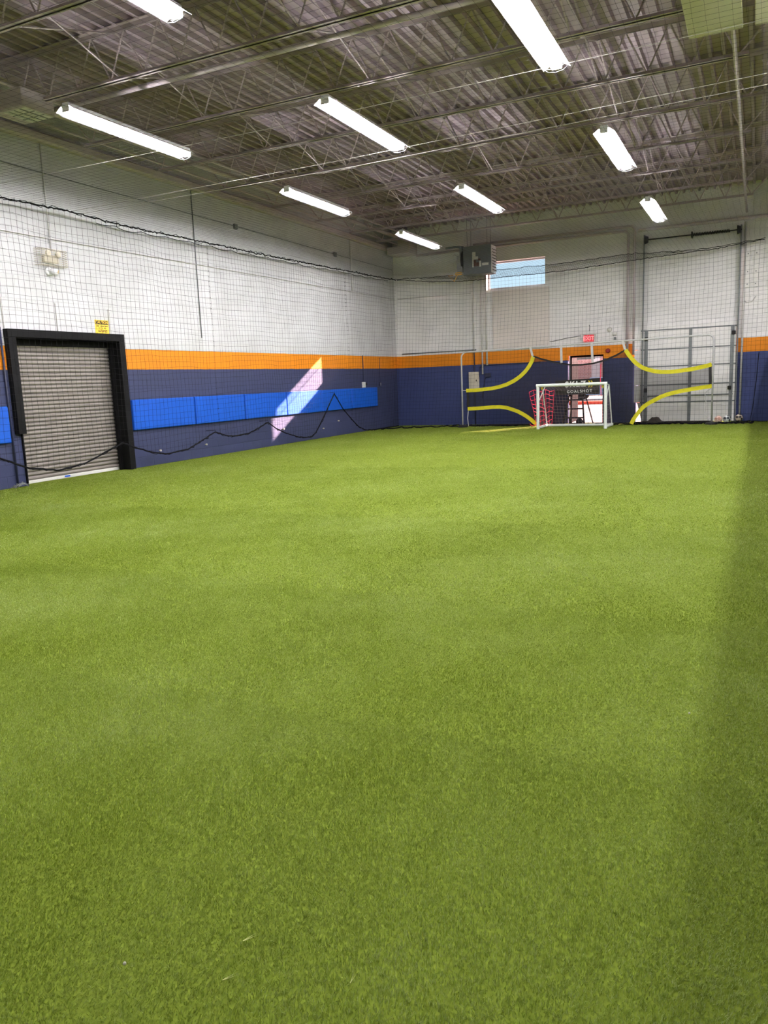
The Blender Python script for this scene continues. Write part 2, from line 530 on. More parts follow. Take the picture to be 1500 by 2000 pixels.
# left wall with the roll-up door opening y 9.5..12.0
w = MB()
w.box(-0.3, 0, YF - 0.2, 9.52, -0.1, H); w.box(-0.3, 0, 12.02, L + 0.25, -0.1, H); w.box(-0.3, 0, 9.52, 12.02, 2.6, H)
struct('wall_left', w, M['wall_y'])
# back wall: exit doorway, overhead door, high window
DX0, DX1, DZ = 6.10, 7.22, 2.17
OX0, OX1, OZ = 8.22, 11.0, 2.83
WX0, WX1, WZ0, WZ1 = 3.42, 5.37, 4.46, 5.34
w = MB(); y0, y1 = L, L + 0.2
def bw(x0, x1, z0, z1): w.box(x0, x1, y0, y1, z0, z1)
bw(-0.3, WX0, -0.1, H)
bw(WX0, WX1, -0.1, WZ0); bw(WX0, WX1, WZ1, H)
bw(WX1, DX0, -0.1, H)
bw(DX0, DX1, DZ, H); bw(DX0, DX1, -0.1, 0.0)
bw(DX1, OX0, -0.1, H)
bw(OX0, OX1, OZ, H); bw(OX0, OX1, -0.1, 0.0)
bw(OX1, XR, -0.1, H)
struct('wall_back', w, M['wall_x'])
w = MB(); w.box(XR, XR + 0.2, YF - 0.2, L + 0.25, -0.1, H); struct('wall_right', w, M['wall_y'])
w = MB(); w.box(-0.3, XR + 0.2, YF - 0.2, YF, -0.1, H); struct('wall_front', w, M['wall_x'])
# long dasher board partition along the right side of the pitch
w = MB(); w.box(12.0, 12.1, YF, L - 0.02, 0, 2.4); struct('wall_partition', w, M['board'])
# ceiling: ribbed roof deck (ribs run front to back, 0.208 m pitch)
prof = []
x = -0.3
while x < XR + 0.2:
    prof += [(x, 6.71), (x + 0.05, 6.71), (x + 0.068, 6.785), (x + 0.19, 6.785)]
    x += 0.208
poly = [(a, b) for a, b in prof] + [(prof[-1][0], 7.0), (-0.3, 7.0)]
w = MB(); n = len(prof)
rows = [[(a, YF - 0.1, b) for a, b in prof], [(a, L + 0.2, b) for a, b in prof]]
w.strip(rows)
w.strip([[(-0.3, YF - 0.1, 7.0), (prof[-1][0], YF - 0.1, 7.0)], [(-0.3, L + 0.2, 7.0), (prof[-1][0], L + 0.2, 7.0)]])
struct('ceiling', w, M['deck'])

# high window
w = MB()
yy = L + 0.13
w.box(WX0, WX1, yy, yy + 0.04, WZ0, WZ0 + 0.05); w.box(WX0, WX1, yy, yy + 0.04, WZ1 - 0.05, WZ1)
w.box(WX0, WX0 + 0.05, yy, yy + 0.04, WZ0 + 0.05, WZ1 - 0.05); w.box(WX1 - 0.04, WX1, yy, yy + 0.04, WZ0 + 0.05, WZ1 - 0.05)
win = struct('window_1', w, M['alu'])
g = MB(); g.box(WX0 + 0.05, WX1 - 0.04, yy + 0.015, yy + 0.021, WZ0 + 0.05, WZ1 - 0.05)
g.build('window_pane', M['glass'], win)

# exit doorway frame with its leaf swung open outside
w = MB()
yo = L + 0.20
w.box(DX0 + 0.02, DX0 + 0.08, yo, yo + 0.06, 0, DZ + 0.02); w.box(DX1 - 0.06, DX1 + 0.04, yo, yo + 0.06, 0, DZ + 0.02)
w.box(DX0 + 0.08, DX1 - 0.06, yo, yo + 0.06, DZ - 0.06, DZ + 0.02)
d1 = struct('door_1', w, M['brown_frame'])
g = MB(); g.box(DX0 + 0.03, DX0 + 0.075, yo + 0.065, yo + 1.0, 0.02, DZ - 0.07); g.build('door_leaf', M['brown_frame'], d1)
g = MB(); g.box(DX0 + 0.25, DX1 - 0.3, yo - 0.02, yo + 0.02, DZ - 0.135, DZ - 0.065); g.box(DX1 - 0.34, DX1 - 0.1, yo + 0.0, yo + 0.02, DZ - 0.11, DZ - 0.09); g.build('door_closer', M['alu'], d1)

# ------------------------------------------------------------------ outside, seen through the doorway and window
w = MB(); w.box(-60, 60, L + 0.28, 120, -0.3, -0.06); tag(struct('ground_outside', w, M['asphalt']), None)
b = thing('brick_building', (-6, 70, -0.06), 'red brick building with white pilasters seen through the open exit door', 'building')
g = MB(); g.box(-26, 14, 70, 80, -0.06, 4.6); g.build('facade_wall', M['brick'], b)
for i in range(14):
    g = MB(); g.box(-25.5 + i * 2.4, -24.8 + i * 2.4, 69.8, 70.0, -0.06, 4.7); g.build('pilaster', M['facade_white'], b)
g = MB(); g.box(-26.2, 14.2, 69.7, 80.2, 4.6, 5.0); g.build('cornice', M['facade_white'], b)
w = MB(); w.bbox(-8, 11, 43.0, 44.6, -0.06, 0.08, 0.03); tag(w.build('red_curb', M['curb']), 'long red painted curb across the sunny yard outside the exit door', 'curb')
c = thing('parked_car', (2.55, 52.0, -0.06), 'pale blue car parked outside beyond the open exit door', 'car')
g = MB(); prof_c = [(-2.1, 0.3), (-2.15, 0.75), (-1.2, 0.9), (-0.6, 1.4), (0.9, 1.42), (1.5, 0.95), (2.1, 0.85), (2.15, 0.3)]
g.prism([(2.55 + a, b_ - 0.06) for a, b_ in prof_c], 'Y', 51.2, 52.9); g.build('car_body', M['car_paint'], c)
g = MB(); g.prism([(2.55 + a, b_ - 0.06) for a, b_ in [(-0.95, 0.95), (-0.55, 1.34), (0.85, 1.36), (1.25, 0.97)]], 'Y', 51.18, 51.2); g.build('car_window', M['car_glass'], c)
for sx in (-1.3, 1.3):
    for yw in (51.15, 52.75):
        g = MB(); g.lathe((2.55 + sx, yw, 0.25), [(0.2, 0.0), (0.32, 0.02), (0.32, 0.2), (0.2, 0.22)], 18, 'Y'); g.build('wheel', M['rubber'], c)

# ================================================================== ROOF STRUCTURE
JY = [-2.3, -0.4, 1.5, 3.45, 5.4, 7.35, 9.27, 11.24, 13.2, 15.17, 17.32, 19.45, 21.5, 23.35]
ZB, ZT = 6.0, 6.66
names = ['second', 'third', 'fourth', 'fifth', 'sixth', 'seventh', 'eighth', 'ninth', 'tenth', 'eleventh', 'twelfth', 'thirteenth', 'fourteenth']
for idx, y in enumerate(JY):
    back_i = len(JY) - 1 - idx
    place = 'nearest the back wall' if back_i == 0 else names[back_i - 1] + ' counting from the back wall'
    if idx < 4: continue
    j = thing('steel_roof_joist', (6.0, y, ZB), 'long beige steel bar joist under the roof deck, ' + place, 'roof joist', 'open web roof joists')
    g = MB()
    for s in (-1, 1):
        g.box(0.45, 11.38, y + s * 0.012, y + s * 0.055, ZB, ZB + 0.008) if s > 0 else g.box(0.45, 11.38, y - 0.055, y - 0.012, ZB, ZB + 0.008)
        g.box(0.45, 11.38, y + s * 0.016 - 0.004, y + s * 0.016 + 0.004, ZB, ZB + 0.05)
    g.build('bottom_chord', M['steel'], j)
    g = MB()
    for s in (-1, 1):
        a, b_ = sorted((y + s * 0.012, y + s * 0.075))
        g.box(0.05, 12.3, a, b_, ZT + 0.042, ZT + 0.05)
        g.box(0.05, 12.3, y + s * 0.016 - 0.004, y + s * 0.016 + 0.004, ZT - 0.02, ZT + 0.05)
    g.build('top_chord', M['steel'], j)
    g = MB()
    xs = []
    k = 0
    off = (0.0 if idx % 2 == 0 else 0.1)
    x = 0.52 + off
    pts = []
    upn = False
    while x < 11.35:
        pts.append((x, y, ZT if upn else ZB + 0.02)); upn = not upn; x += 0.315
    pts = [(0.12, y, ZT)] + pts + [(min(12.0, pts[-1][0] + 0.62), y, ZT)]
    for a, b_ in zip(pts[:-1], pts[1:]): g.cyl(a, b_, 0.0135, 6)
    g.build('web', M['steel'], j)
    if idx < len(JY) - 1:
        yn = JY[idx + 1]
        for bx in (3.15, 6.2, 9.2):
            g = MB()
            g.cyl((bx, y, ZB + 0.06), (bx, yn, ZT - 0.02), 0.014, 6); g.cyl((bx + 0.04, y, ZT - 0.02), (bx + 0.04, yn, ZB + 0.06), 0.014, 6)
            g.build('bridging_brace', M['steel'], j)
# steel girder carrying the right ends, ledger channel on the left wall
g = MB(); g.box(12.1, 12.3, YF, L, 6.2, 6.22); g.box(12.1, 12.3, YF, L, 6.68, 6.70); g.box(12.19, 12.21, YF, L, 6.22, 6.68)
tag(struct('trim_1', g, M['steel']), None)

def pipe_thing(name, pts, r, material, label, cat, n=10, group=None):
    g = MB(); g.tube(pts, r, n)
    return tag(g.build(name, material, smooth=True), label, cat, group)

g = MB(); g.prism([(0.0, 5.98), (0.10, 5.98), (0.13, 6.01), (0.13, 6.12), (0.10, 6.15), (0.0, 6.15)], 'Y', YF, L - 0.6)
tag(g.build('wall_ledger_channel', M['pipe'], smooth=False), 'long beige steel ledger running along the top of the left wall', 'ledger')
pipe_thing('sprinkler_main', [(1.02, YF + 0.2, 6.16), (1.02, L - 0.35, 6.16)], 0.055, M['pipe'], 'thick beige sprinkler main running front to back above the left lights', 'pipe')
pipe_thing('sprinkler_branch', [(1.3, 9.5, 5.95), (11.9, 9.5, 5.95)], 0.038, M['pipe'], 'beige sprinkler branch pipe hugging a joist near the front of the ceiling', 'pipe')
pipe_thing('ceiling_conduit', [(11.2, 2.0, 5.96), (11.2, L - 0.1, 5.96)], 0.03, M['pipe'], 'beige conduit crossing under the joist ends at the right of the ceiling', 'pipe')
for px_, nm_ in ((0.55, 'thin beige pipe between the left ledger and the thick sprinkler main'), (1.5, 'thin beige pipe just right of the thick sprinkler main')):
    pipe_thing('ceiling_conduit', [(px_, 3.0, 6.12), (px_, L - 0.2, 6.12)], 0.022, M['pipe'], nm_, 'pipe', 8)
pipe_thing('sprinkler_pipe', [(0.95, L - 0.12, 5.80), (5.5, L - 0.12, 5.80), (7.0, L - 0.12, 5.80), (7.86, L - 0.12, 5.80), (7.95, L - 0.12, 5.72), (7.95, L - 0.06, 2.1)], 0.04, M['pipe'],
           'lower of two beige pipes on the back wall turning down beside the overhead door', 'pipe')
pipe_thing('sprinkler_pipe', [(3.0, L - 0.13, 5.93), (8.05, L - 0.13, 5.93), (8.14, L - 0.13, 5.85), (8.14, L - 0.06, 2.1)], 0.04, M['pipe'],
           'upper of two beige pipes on the back wall turning down beside the overhead door', 'pipe')
pipe_thing('sprinkler_pipe', [(8.24, L - 0.23, 5.75), (8.36, L - 0.23, 5.77), (13.0, L - 0.23, 5.77)], 0.05, M['pipe'],
           'thick beige pipe across the back wall above the overhead door', 'pipe')

# boxes at the wall heads
bx = thing('corner_bearing_box', (0.55, 25.2, 5.82), 'boxy beige beam seat high in the back left corner', 'beam seat')
g = MB(); g.bbox(0.15, 0.95, 24.75, 25.5, 5.82, 6.06, 0.01); g.build('seat_box', M['pipe'], bx)
g = MB(); g.bbox(0.55, 0.95, 24.75, 25.5, 6.06, 6.3, 0.01); g.build('seat_riser', M['pipe'], bx)
bx = thing('ceiling_speaker_box', (1.3, 9.05, 5.80), 'beige box with a gridded white underside at the upper left of the ceiling', 'ceiling box')
g = MB(); g.bbox(1.0, 1.68, 8.85, 9.45, 5.82, 6.1, 0.015); g.build('box_body', M['pipe'], bx)
g = MB(); g.box(1.2, 1.66, 8.9, 9.42, 5.812, 5.82)
g.build('grille_face', M['label'], bx)
g = MB()
for a in (1.31, 1.43, 1.55): g.box(a - 0.006, a + 0.006, 8.9, 9.42, 5.806, 5.812)
for a in (9.07, 9.25): g.box(1.2, 1.66, a - 0.006, a + 0.006, 5.806, 5.812)
g.build('grille_bars', M['galv'], bx)
for (a, b_, c_, d_, lab) in ((10.66, 11.32, 10.0, 12.0, 'large off-white flat panel hung under the joists at the upper right'),
                             (11.46, 12.0, 10.0, 12.0, 'off-white flat panel hung under the joists, cut by the right edge of the photo')):
    t = thing('ceiling_panel', ((a + b_) / 2, (c_ + d_) / 2, 5.93), lab, 'panel')
    g = MB(); g.bbox(a, b_, c_, d_, 5.93, 5.97, 0.008); g.build('panel_sheet', M['ceiling_panel'], t)
    for yy_ in (c_ + 0.4, d_ - 0.3):
        g = MB(); g.cyl(((a + b_) / 2, yy_, 5.965), ((a + b_) / 2, yy_, 6.72), 0.008, 6); g.build('hanger_rod', M['steel'], t)

# ================================================================== LIGHTS (each a two-row tandem strip with reflector and wire guard)
def strip_light(x, y, z, label):
    t = thing('fluorescent_strip_light', (x, y + 1.22, z), label, 'ceiling light', 'fluorescent strip lights under the roof')
    y0_, y1_ = y, y + 2.44
    g = MB(); g.bbox(x - 0.055, x + 0.055, y0_ + 0.01, y1_ - 0.01, z + 0.064, z + 0.1, 0.006); g.build('housing', M['reflector'], t)
    g = MB()
    prof_ = [(-0.165, -0.007), (-0.15, -0.002), (-0.066, 0.054), (0.066, 0.054), (0.15, -0.002), (0.165, -0.007)]
    for side in (prof_[:3], prof_[3:]):          # two wings; a narrow uplight slot is left beside the channel
        for dz in (0.0, 0.004):
            g.strip([[(x + a, y0_, z + b_ + dz) for a, b_ in side], [(x + a, y1_, z + b_ + dz) for a, b_ in side]])
    g.box(x - 0.058, x + 0.058, y0_, y1_, z + 0.058, z + 0.064)
    for yy_ in (y0_ + 0.02, y0_ + 1.22, y1_ - 0.02): g.box(x - 0.08, x + 0.08, yy_ - 0.02, yy_ + 0.02, z + 0.05, z + 0.056)
    g.build('reflector', M['reflector'], t)
    for sx in (-0.045, 0.045):
        for (a, b_) in ((y0_ + 0.03, y0_ + 1.2), (y0_ + 1.24, y1_ - 0.03)):
            g = MB(); g.cyl((x + sx, a, z - 0.001), (x + sx, b_, z - 0.001), 0.016, 8); g.build('lamp_tube', M['tube'], t, smooth=True)
    for yy_ in (y0_ + 0.015, y0_ + 1.22, y1_ - 0.015):
        g = MB()
        g.box(x - 0.06, x + 0.06, yy_ - 0.006, yy_ + 0.006, z - 0.016, z + 0.05)
        g.build('lamp_holder', M['label'], t)
    g = MB()
    for a, b_ in ((-0.165, -0.003), (-0.09, -0.055), (0.0, -0.07), (0.09, -0.055), (0.165, -0.003)):
        g.cyl((x + a, y0_, z + b_), (x + a, y1_, z + b_), 0.0028, 4)
    k = 0
    yy_ = y0_ + 0.05
    while yy_ < y1_:
        g.tube([(x - 0.165, yy_, z - 0.003), (x - 0.09, yy_, z - 0.055), (x, yy_, z - 0.07), (x + 0.09, yy_, z - 0.055), (x + 0.165, yy_, z - 0.003)], 0.0028, 4)
        yy_ += 0.105
    g.build('wire_guard', M['wire'], t)
    for yy_ in (y0_ + 0.35, y1_ - 0.35):
        g = MB(); g.cyl((x, yy_, z + 0.095), (x, yy_, 6.72), 0.0025, 6); g.build('hanger_chain', M['steel'], t)
    return t

first = None
LIGHTS = [
 (3.44, 7.95, 'lit strip light nearest the left wall and closest to the front'),
 (6.42, 9.5, 'lit strip light in the middle of the ceiling, second from the front in its row'),
 (3.49, 13.15, 'second lit strip light along the row nearest the left wall'),
 (6.36, 14.9, 'lit strip light above and left of the grey heater, mid ceiling row'),
 (3.50, 18.4, 'farthest lit strip light, just left of the hanging grey heater'),
 (9.40, 12.85, 'lit strip light in the right row, middle one of three'),
 (9.37, 18.35, 'small far lit strip light in the right row, above the overhead door'),
 (9.35, 7.57, 'largest and nearest lit strip light, cut by the top edge right of centre'),
 (6.36, 4.28, 'lit strip light cut off by the top edge at upper left'),
 (3.45, 2.75, None), (6.36, -1.0, None), (9.35, 2.0, None),
 (12.6, 9.5, None), (12.6, 14.9, None), (12.6, 20.2, None), (12.6, 4.2, None), (15.6, 8.0, None), (15.6, 18.0, None)]
hidden_n = 0
for (x, y, lab) in LIGHTS:
    if first is None:
        first = strip_light(x, y, 5.2, lab)
    else:
        o = copy_tree(first, (x, y + 1.22, 5.2))
        if lab is None:
            hidden_n += 1
            o['label'] = 'lit strip light outside the photo, behind or to the right of the camera'
        else:
            o['label'] = lab

# ================================================================== NETTING
PITCH_N = 0.12
def zback(x): return np.interp(x, [0.3, 1.5, 2.63, 6.0, 8.5, 10.45, 11.9], [5.03, 4.86, 4.77, 4.78, 4.91, 4.99, 5.13])
def zleft(y): return np.interp(y, [0, 9.4, 10.7, 12.2, 17.4, 24.5, 25.13], [4.82, 4.82, 4.85, 4.81, 4.87, 5.0, 5.03])
SWAG = [(5.0, 0.3), (6.4, 0.62), (7.5, 0.28), (8.82, 0.57), (9.4, 0.33), (10.05, 0.22), (10.66, 0.28), (11.67, 0.58), (12.1, 0.42), (12.47, 0.31), (12.93, 0.23), (13.61, 0.27), (14.2, 0.44), (14.62, 0.58),
        (15.0, 0.47), (15.34, 0.42), (15.98, 0.45), (16.45, 0.56), (16.8, 0.67), (17.2, 0.47), (17.61, 0.33), (18.2, 0.18), (18.65, 0.12), (18.95, 0.12), (19.23, 0.22), (19.8, 0.72), (20.4, 1.29), (20.9, 0.82), (21.46, 0.45),
        (21.9, 0.2), (22.32, 0.08), (23.0, 0.03), (25.2, 0.03)]
def left_pt(y, z):
    y = np.asarray(y, float); z = np.asarray(z, float)
    n1 = smooth_noise(y, z * 0.25, 3, (0.35, 0.8, 1.7))
    n2 = smooth_noise(y, z * 0.1, 5, (0.18, 0.9))
    fold = np.exp(-((np.mod(y, 3.3) - 1.6) / 0.16) ** 2) * np.sin(np.mod(y, 3.3) * 26)
    xx = 0.29 + 0.035 * n1 + 0.07 * fold
    zz = z + 0.03 * n2 + 0.025 * n1 + 0.012 * np.sin(z * 9 + y * 2)
    yy = y + 0.012 * np.sin(z * 3 + y * 1.7)
    return np.stack([np.maximum(xx, 0.10), yy, zz], -1)
ln = thing('left_barrier_net', (0.3, 15.0, 0.03), 'black square mesh safety net hanging along the left wall', 'netting')
paths = []
ys = np.arange(5.0, 25.13, PITCH_N)
for y in ys:
    z0 = max(0.03, sset(SWAG, y)); z1 = float(zleft(y))
    zz = np.arange(z1, z0, -PITCH_N); zz = np.append(zz, z0)
    paths.append(left_pt(np.full(len(zz), y), zz))
for k in range(1, 42):
    seg = []
    for y in ys:
        z = float(zleft(y)) - k * PITCH_N
        if z > sset(SWAG, y): seg.append((y, z))
        else:
            if len(seg) > 1: a = np.array(seg); paths.append(left_pt(a[:, 0], a[:, 1]))
            seg = []
    if len(seg) > 1: a = np.array(seg); paths.append(left_pt(a[:, 0], a[:, 1]))
net_object('net_mesh', paths, 0.0022, ln, M['twine'])
# border ropes
def ragged(pts, amp, seed, step=0.05):
    P = np.array(pts, float)
    d = np.r_[0, np.cumsum(np.linalg.norm(np.diff(P, axis=0), axis=1))]
    s = np.arange(0, d[-1], step)
    Q = np.stack([np.interp(s, d, P[:, k]) for k in range(3)], 1)
    r = np.random.default_rng(seed)
    Q += r.normal(0, amp, Q.shape)
    return Q
ysr = np.arange(5.0, 25.2, 0.3)
top_line = [(0.28, y, float(zleft(y))) for y in ysr]
g = MB(); g.tube(ragged(top_line, 0.009, 1, 0.06), 0.013, 5)
g.tube(ragged(top_line, 0.022, 2, 0.09), 0.006, 4)
g.tube([tuple(p) for p in np.array([(0.28, y, float(zleft(y)) - 0.05 - 0.05 * abs(math.sin(y * 4.2)) * (0.4 + 0.6 * math.sin(y * 0.9) ** 2)) for y in np.arange(11.5, 24.5, 0.06)])], 0.007, 4)
g.build('top_rope', M['rope'], ln)
g = MB()
bot = [(0.26, y, max(0.03, z)) for y, z in SWAG]
# smooth the swag curve
P = np.array(bot); yq = np.arange(5.0, 25.0, 0.07)
zq = np.interp(yq, P[:, 1], P[:, 2])
g.tube([(0.26, a, max(0.03, b_ + float(rng.normal(0, 0.004)))) for a, b_ in zip(yq, zq)], 0.016, 6)
g.tube(ragged([(0.265, a, max(0.03, b_ - 0.012)) for a, b_ in zip(yq, zq)], 0.012, 9, 0.07), 0.007, 4)
g.build('bottom_rope', M['rope'], ln)
for (y, z) in ((11.67, 0.58), (14.62, 0.58), (16.8, 0.67), (20.4, 1.29)):
    g = MB(); g.tube([(0.0, y, z + 0.03), (0.27, y, z + 0.03), (0.285, y, z)], 0.005, 6); g.build('rope_hook', M['rope'], ln)

bn = thing('back_barrier_net', (6.0, 24.8, 0.03), 'black square mesh safety net hanging in front of the back wall', 'netting')
def back_pt(x, s):
    """s = 0 at the top rope, 1 at the floor"""
    x = np.asarray(x, float); s = np.asarray(s, float)
    zt = zback(x)
    z = zt * (1 - s) + 0.03 * s
    n1 = smooth_noise(x, z * 0.2, 13, (0.3, 0.9, 1.8)); n2 = smooth_noise(x, z * 0.1, 15, (0.2, 0.8))
    fold = np.exp(-((np.mod(x, 2.7) - 1.2) / 0.15) ** 2) * np.sin(np.mod(x, 2.7) * 27)
    y = 25.16 - 0.78 * s ** 1.6 + 0.03 * n1 * (s < 0.98) + 0.05 * fold
    zz = z + (0.03 * n2 + 0.02 * n1) * np.sin(np.pi * np.clip(s, 0, 1))
    return np.stack([x + 0.01 * np.sin(z * 3 + x * 2), y, zz], -1)
paths = []
xs = np.arange(0.3, 12.0, PITCH_N)
nr = 41
ss = np.linspace(0, 1, nr)
for x in xs: paths.append(back_pt(np.full(nr, x), ss))
for s in ss[1:]: paths.append(back_pt(xs, np.full(len(xs), s)))
net_object('net_mesh', paths, 0.0022, bn, M['twine'])
# doubled skirt of net just above the top rope
paths = []
xs2 = np.arange(1.2, 9.6, 0.05)
for k in range(5):
    z = zback(xs2) + 0.035 + k * 0.045 * np.interp(xs2, [1.2, 3, 6, 8, 9.6], [0.4, 1, 1, 0.8, 0.15])
    paths.append(np.stack([xs2, 25.13 + 0.02 * np.sin(xs2 * 7 + k), z + 0.012 * np.sin(xs2 * 11 + k)], -1))
for x in np.arange(1.2, 9.6, 0.06):
    h = float(np.interp(x, [1.2, 3, 6, 8, 9.6], [0.1, 0.24, 0.24, 0.2, 0.05]))
    zb = float(zback(x))
    paths.append(np.array([(x, 25.14, zb), (x + 0.05, 25.13, zb + h * 0.5), (x + 0.11, 25.12, zb + h)]))
net_object('net_skirt', paths, 0.0026, bn, M['twine'])
g = MB(); xr_ = np.arange(0.3, 12.0, 0.3)
g.tube(ragged([(x, 25.15, float(zback(x))) for x in xr_], 0.008, 21, 0.07), 0.011, 5)
g.tube(ragged([(x, 25.12, float(zback(x)) + float(np.interp(x, [0.3, 3, 6, 8, 9.6, 12], [0.02, 0.24, 0.24, 0.2, 0.05, 0.02]))) for x in xr_], 0.012, 22, 0.1), 0.009, 5)
g.build('top_rope', M['rope'], bn)
g = MB()
fr = [(0.3, 23.4), (0.8, 23.63), (1.55, 24.1), (2.4, 24.38), (3.3, 24.40), (8.3, 24.42), (9.5, 24.4), (10.9, 24.36), (11.6, 24.3)]
g.tube(ragged([(a, b_, 0.035) for a, b_ in fr], 0.012, 23, 0.08), [0.02] * len(ragged([(a, b_, 0.035) for a, b_ in fr], 0.012, 23, 0.08)), 6)
g.tube(ragged([(a, b_ + 0.04, 0.04) for a, b_ in fr[3:]], 0.022, 24, 0.07), 0.016, 5)
g.tube(ragged([(a, b_ - 0.03, 0.03) for a, b_ in fr[5:]], 0.02, 25, 0.07), 0.016, 5)
g.build('bottom_rope', M['rope'], bn)

rn = thing('overhead_net', (6.0, 14.0, 4.8), 'black square mesh net stretched overhead below the roof joists', 'netting')
def roof_pt(x, y):
    x = np.asarray(x, float); y = np.asarray(y, float)
    wb = np.clip((y - 16) / 9.1, 0, 1); wb = wb * wb * (3 - 2 * wb)
    wl = np.clip(1 - (x - 0.3) / 3.0, 0, 1)
    z = 4.84 * (1 - wb) + zback(x) * wb
    z = z * (1 - wl) + zleft(y) * wl
    edge = np.clip((x - 0.3) / 2.0, 0, 1) * np.clip((12.0 - x) / 2.0, 0, 1) * np.clip((25.13 - y) / 2.0, 0, 1)
    cab = np.minimum(np.abs(y - 8.95), np.abs(y - 11.0))
    z = z - 0.06 * edge * np.clip(cab / 2.0, 0, 1) + 0.012 * smooth_noise(x, y, 31, (0.3, 0.9)) * edge
    return np.stack([x + 0.03 * smooth_noise(x, y, 33, (0.25, 0.7)), y + 0.03 * smooth_noise(x, y, 35, (0.25, 0.7)), z], -1)
paths = []
xs = np.arange(0.3, 12.0, PITCH_N); ys = np.arange(2.0, 25.13, PITCH_N)
for x in xs: paths.append(roof_pt(np.full(len(ys), x), ys))
for y in ys: paths.append(roof_pt(xs, np.full(len(xs), y)))
net_object('net_mesh', paths, 0.0012, rn, M['twine'])
for (pts, lab) in (([(0.3, 10.95, 4.86), (6, 10.8, 4.85), (12.1, 10.6, 4.9)], 'pale steel cable crossing overhead from the left rope knot, front one of a close pair'),
                   ([(0.3, 11.15, 4.85), (6, 11.2, 4.85), (12.1, 11.0, 4.9)], 'pale steel cable crossing overhead from the left rope knot, rear one of a close pair'),
                   ([(0.3, 8.9, 4.84), (6, 9.0, 4.84), (12.1, 9.0, 4.88)], 'pale steel cable crossing overhead in front of the middle strip light')):
    g = MB(); g.tube(pts, 0.003, 6)
    tag(g.build('net_support_cable', M['cable']), lab, 'cable', 'steel cables holding the overhead net')

# ================================================================== ROLL-UP DOOR AND LEFT WALL ITEMS
d = thing('door_2', (0.0, 10.77, 0.0), 'grey roll-up shutter door in a black frame on the left wall', 'roll-up door'); d['kind'] = 'structure'
g = MB()
z = 0.055; rows = []
while z < 2.5:
    for dz, dx in ((0.0, -0.25), (0.013, -0.25), (0.017, -0.212), (0.035, -0.203), (0.056, -0.207), (0.070, -0.216), (0.0735, -0.25)):
        rows.append([(dx, 9.54, z + dz), (dx, 12.0, z + dz)])
    z += 0.074
g.strip(rows); g.box(-0.25, -0.24, 9.54, 12.0, 0.0, 2.65)
g.build('shutter_curtain', M['shutter'], d)
g = MB(); g.bbox(-0.235, -0.195, 9.54, 12.0, 0.0, 0.06, 0.005); g.build('bottom_bar', M['label'], d)
g = MB(); g.box(-0.194, -0.192, 10.55, 10.68, 0.02, 0.05); g.build('blue_tape', M['blue_vinyl'], d)
g = MB()
g.box(-0.28, 0.04, 11.99, 12.02, 0, 2.6); g.box(-0.28, 0.04, 9.52, 9.54, 0, 2.6); g.box(-0.28, 0.04, 9.54, 11.99, 2.58, 2.6)
g.box(-0.16, -0.10, 11.93, 11.99, 0, 2.58); g.build('reveal_lining', M['black'], d)
g = MB(); g.bbox(-0.27, -0.18, 9.54, 11.99, 2.46, 2.58, 0.01); g.build('shutter_top_shade', M['black'], d)  # black box standing in for the shade across the top slats
g = MB(); g.bbox(-0.2, 0.115, 9.4, 12.13, 2.58, 2.72, 0.005); g.build('header_trim', M['black'], d)
g = MB(); g.bbox(0.0, 0.115, 11.975, 12.13, 0.0, 2.58, 0.005); g.build('jamb_trim', M['black'], d)
g = MB(); g.bbox(0.0, 0.115, 9.4, 9.56, 0.92, 2.58, 0.005); g.build('jamb_trim', M['black'], d)

ORD = ['nearest the roll-up door', 'second to the right of the roll-up door', 'third to the right of the roll-up door', 'fourth to the right of the roll-up door, left end of the sun patch', 'fifth to the right of the roll-up door', 'last before the back corner']
pads = [(12.23, 14.19), (14.23, 16.12), (16.16, 18.06), (18.09, 19.97), (20.0, 21.85), (21.88, 23.74)]
ORD = ['nearest the roll-up door on its right', 'second right of the roll-up door', 'third right of the roll-up door', 'fourth right of the roll-up door, across the sun patch', 'behind the high peak of the black rope', 'last one before the back corner']
for (a, b_), o_ in zip(pads, ORD):
    g = MB(); g.bbox(0.0, 0.075, a, b_, 0.785, 1.41, 0.014)
    tag(g.build('wall_pad', M['blue_vinyl']), 'bright blue vinyl wall pad, ' + o_, 'wall pad', 'blue pads along the left wall')
g = MB(); g.bbox(0.0, 0.075, 7.4, 9.27, 0.785, 1.41, 0.014)
tag(g.build('wall_pad', M['blue_vinyl']), 'bright blue vinyl wall pad at the left edge, left of the roll-up door', 'wall pad', 'blue pads along the left wall')

# caution sign
t = thing('caution_sign', (0.0, 11.66, 2.725), 'yellow and black caution sign above the roll-up door', 'sign')
g = MB(); g.box(0.0, 0.006, 11.49, 11.84, 2.725, 2.985); g.build('sign_plate', M['sign_yellow'], t)
g = MB(); g.box(0.006, 0.008, 11.505, 11.825, 2.90, 2.972); g.build('sign_header', M['ink'], t)

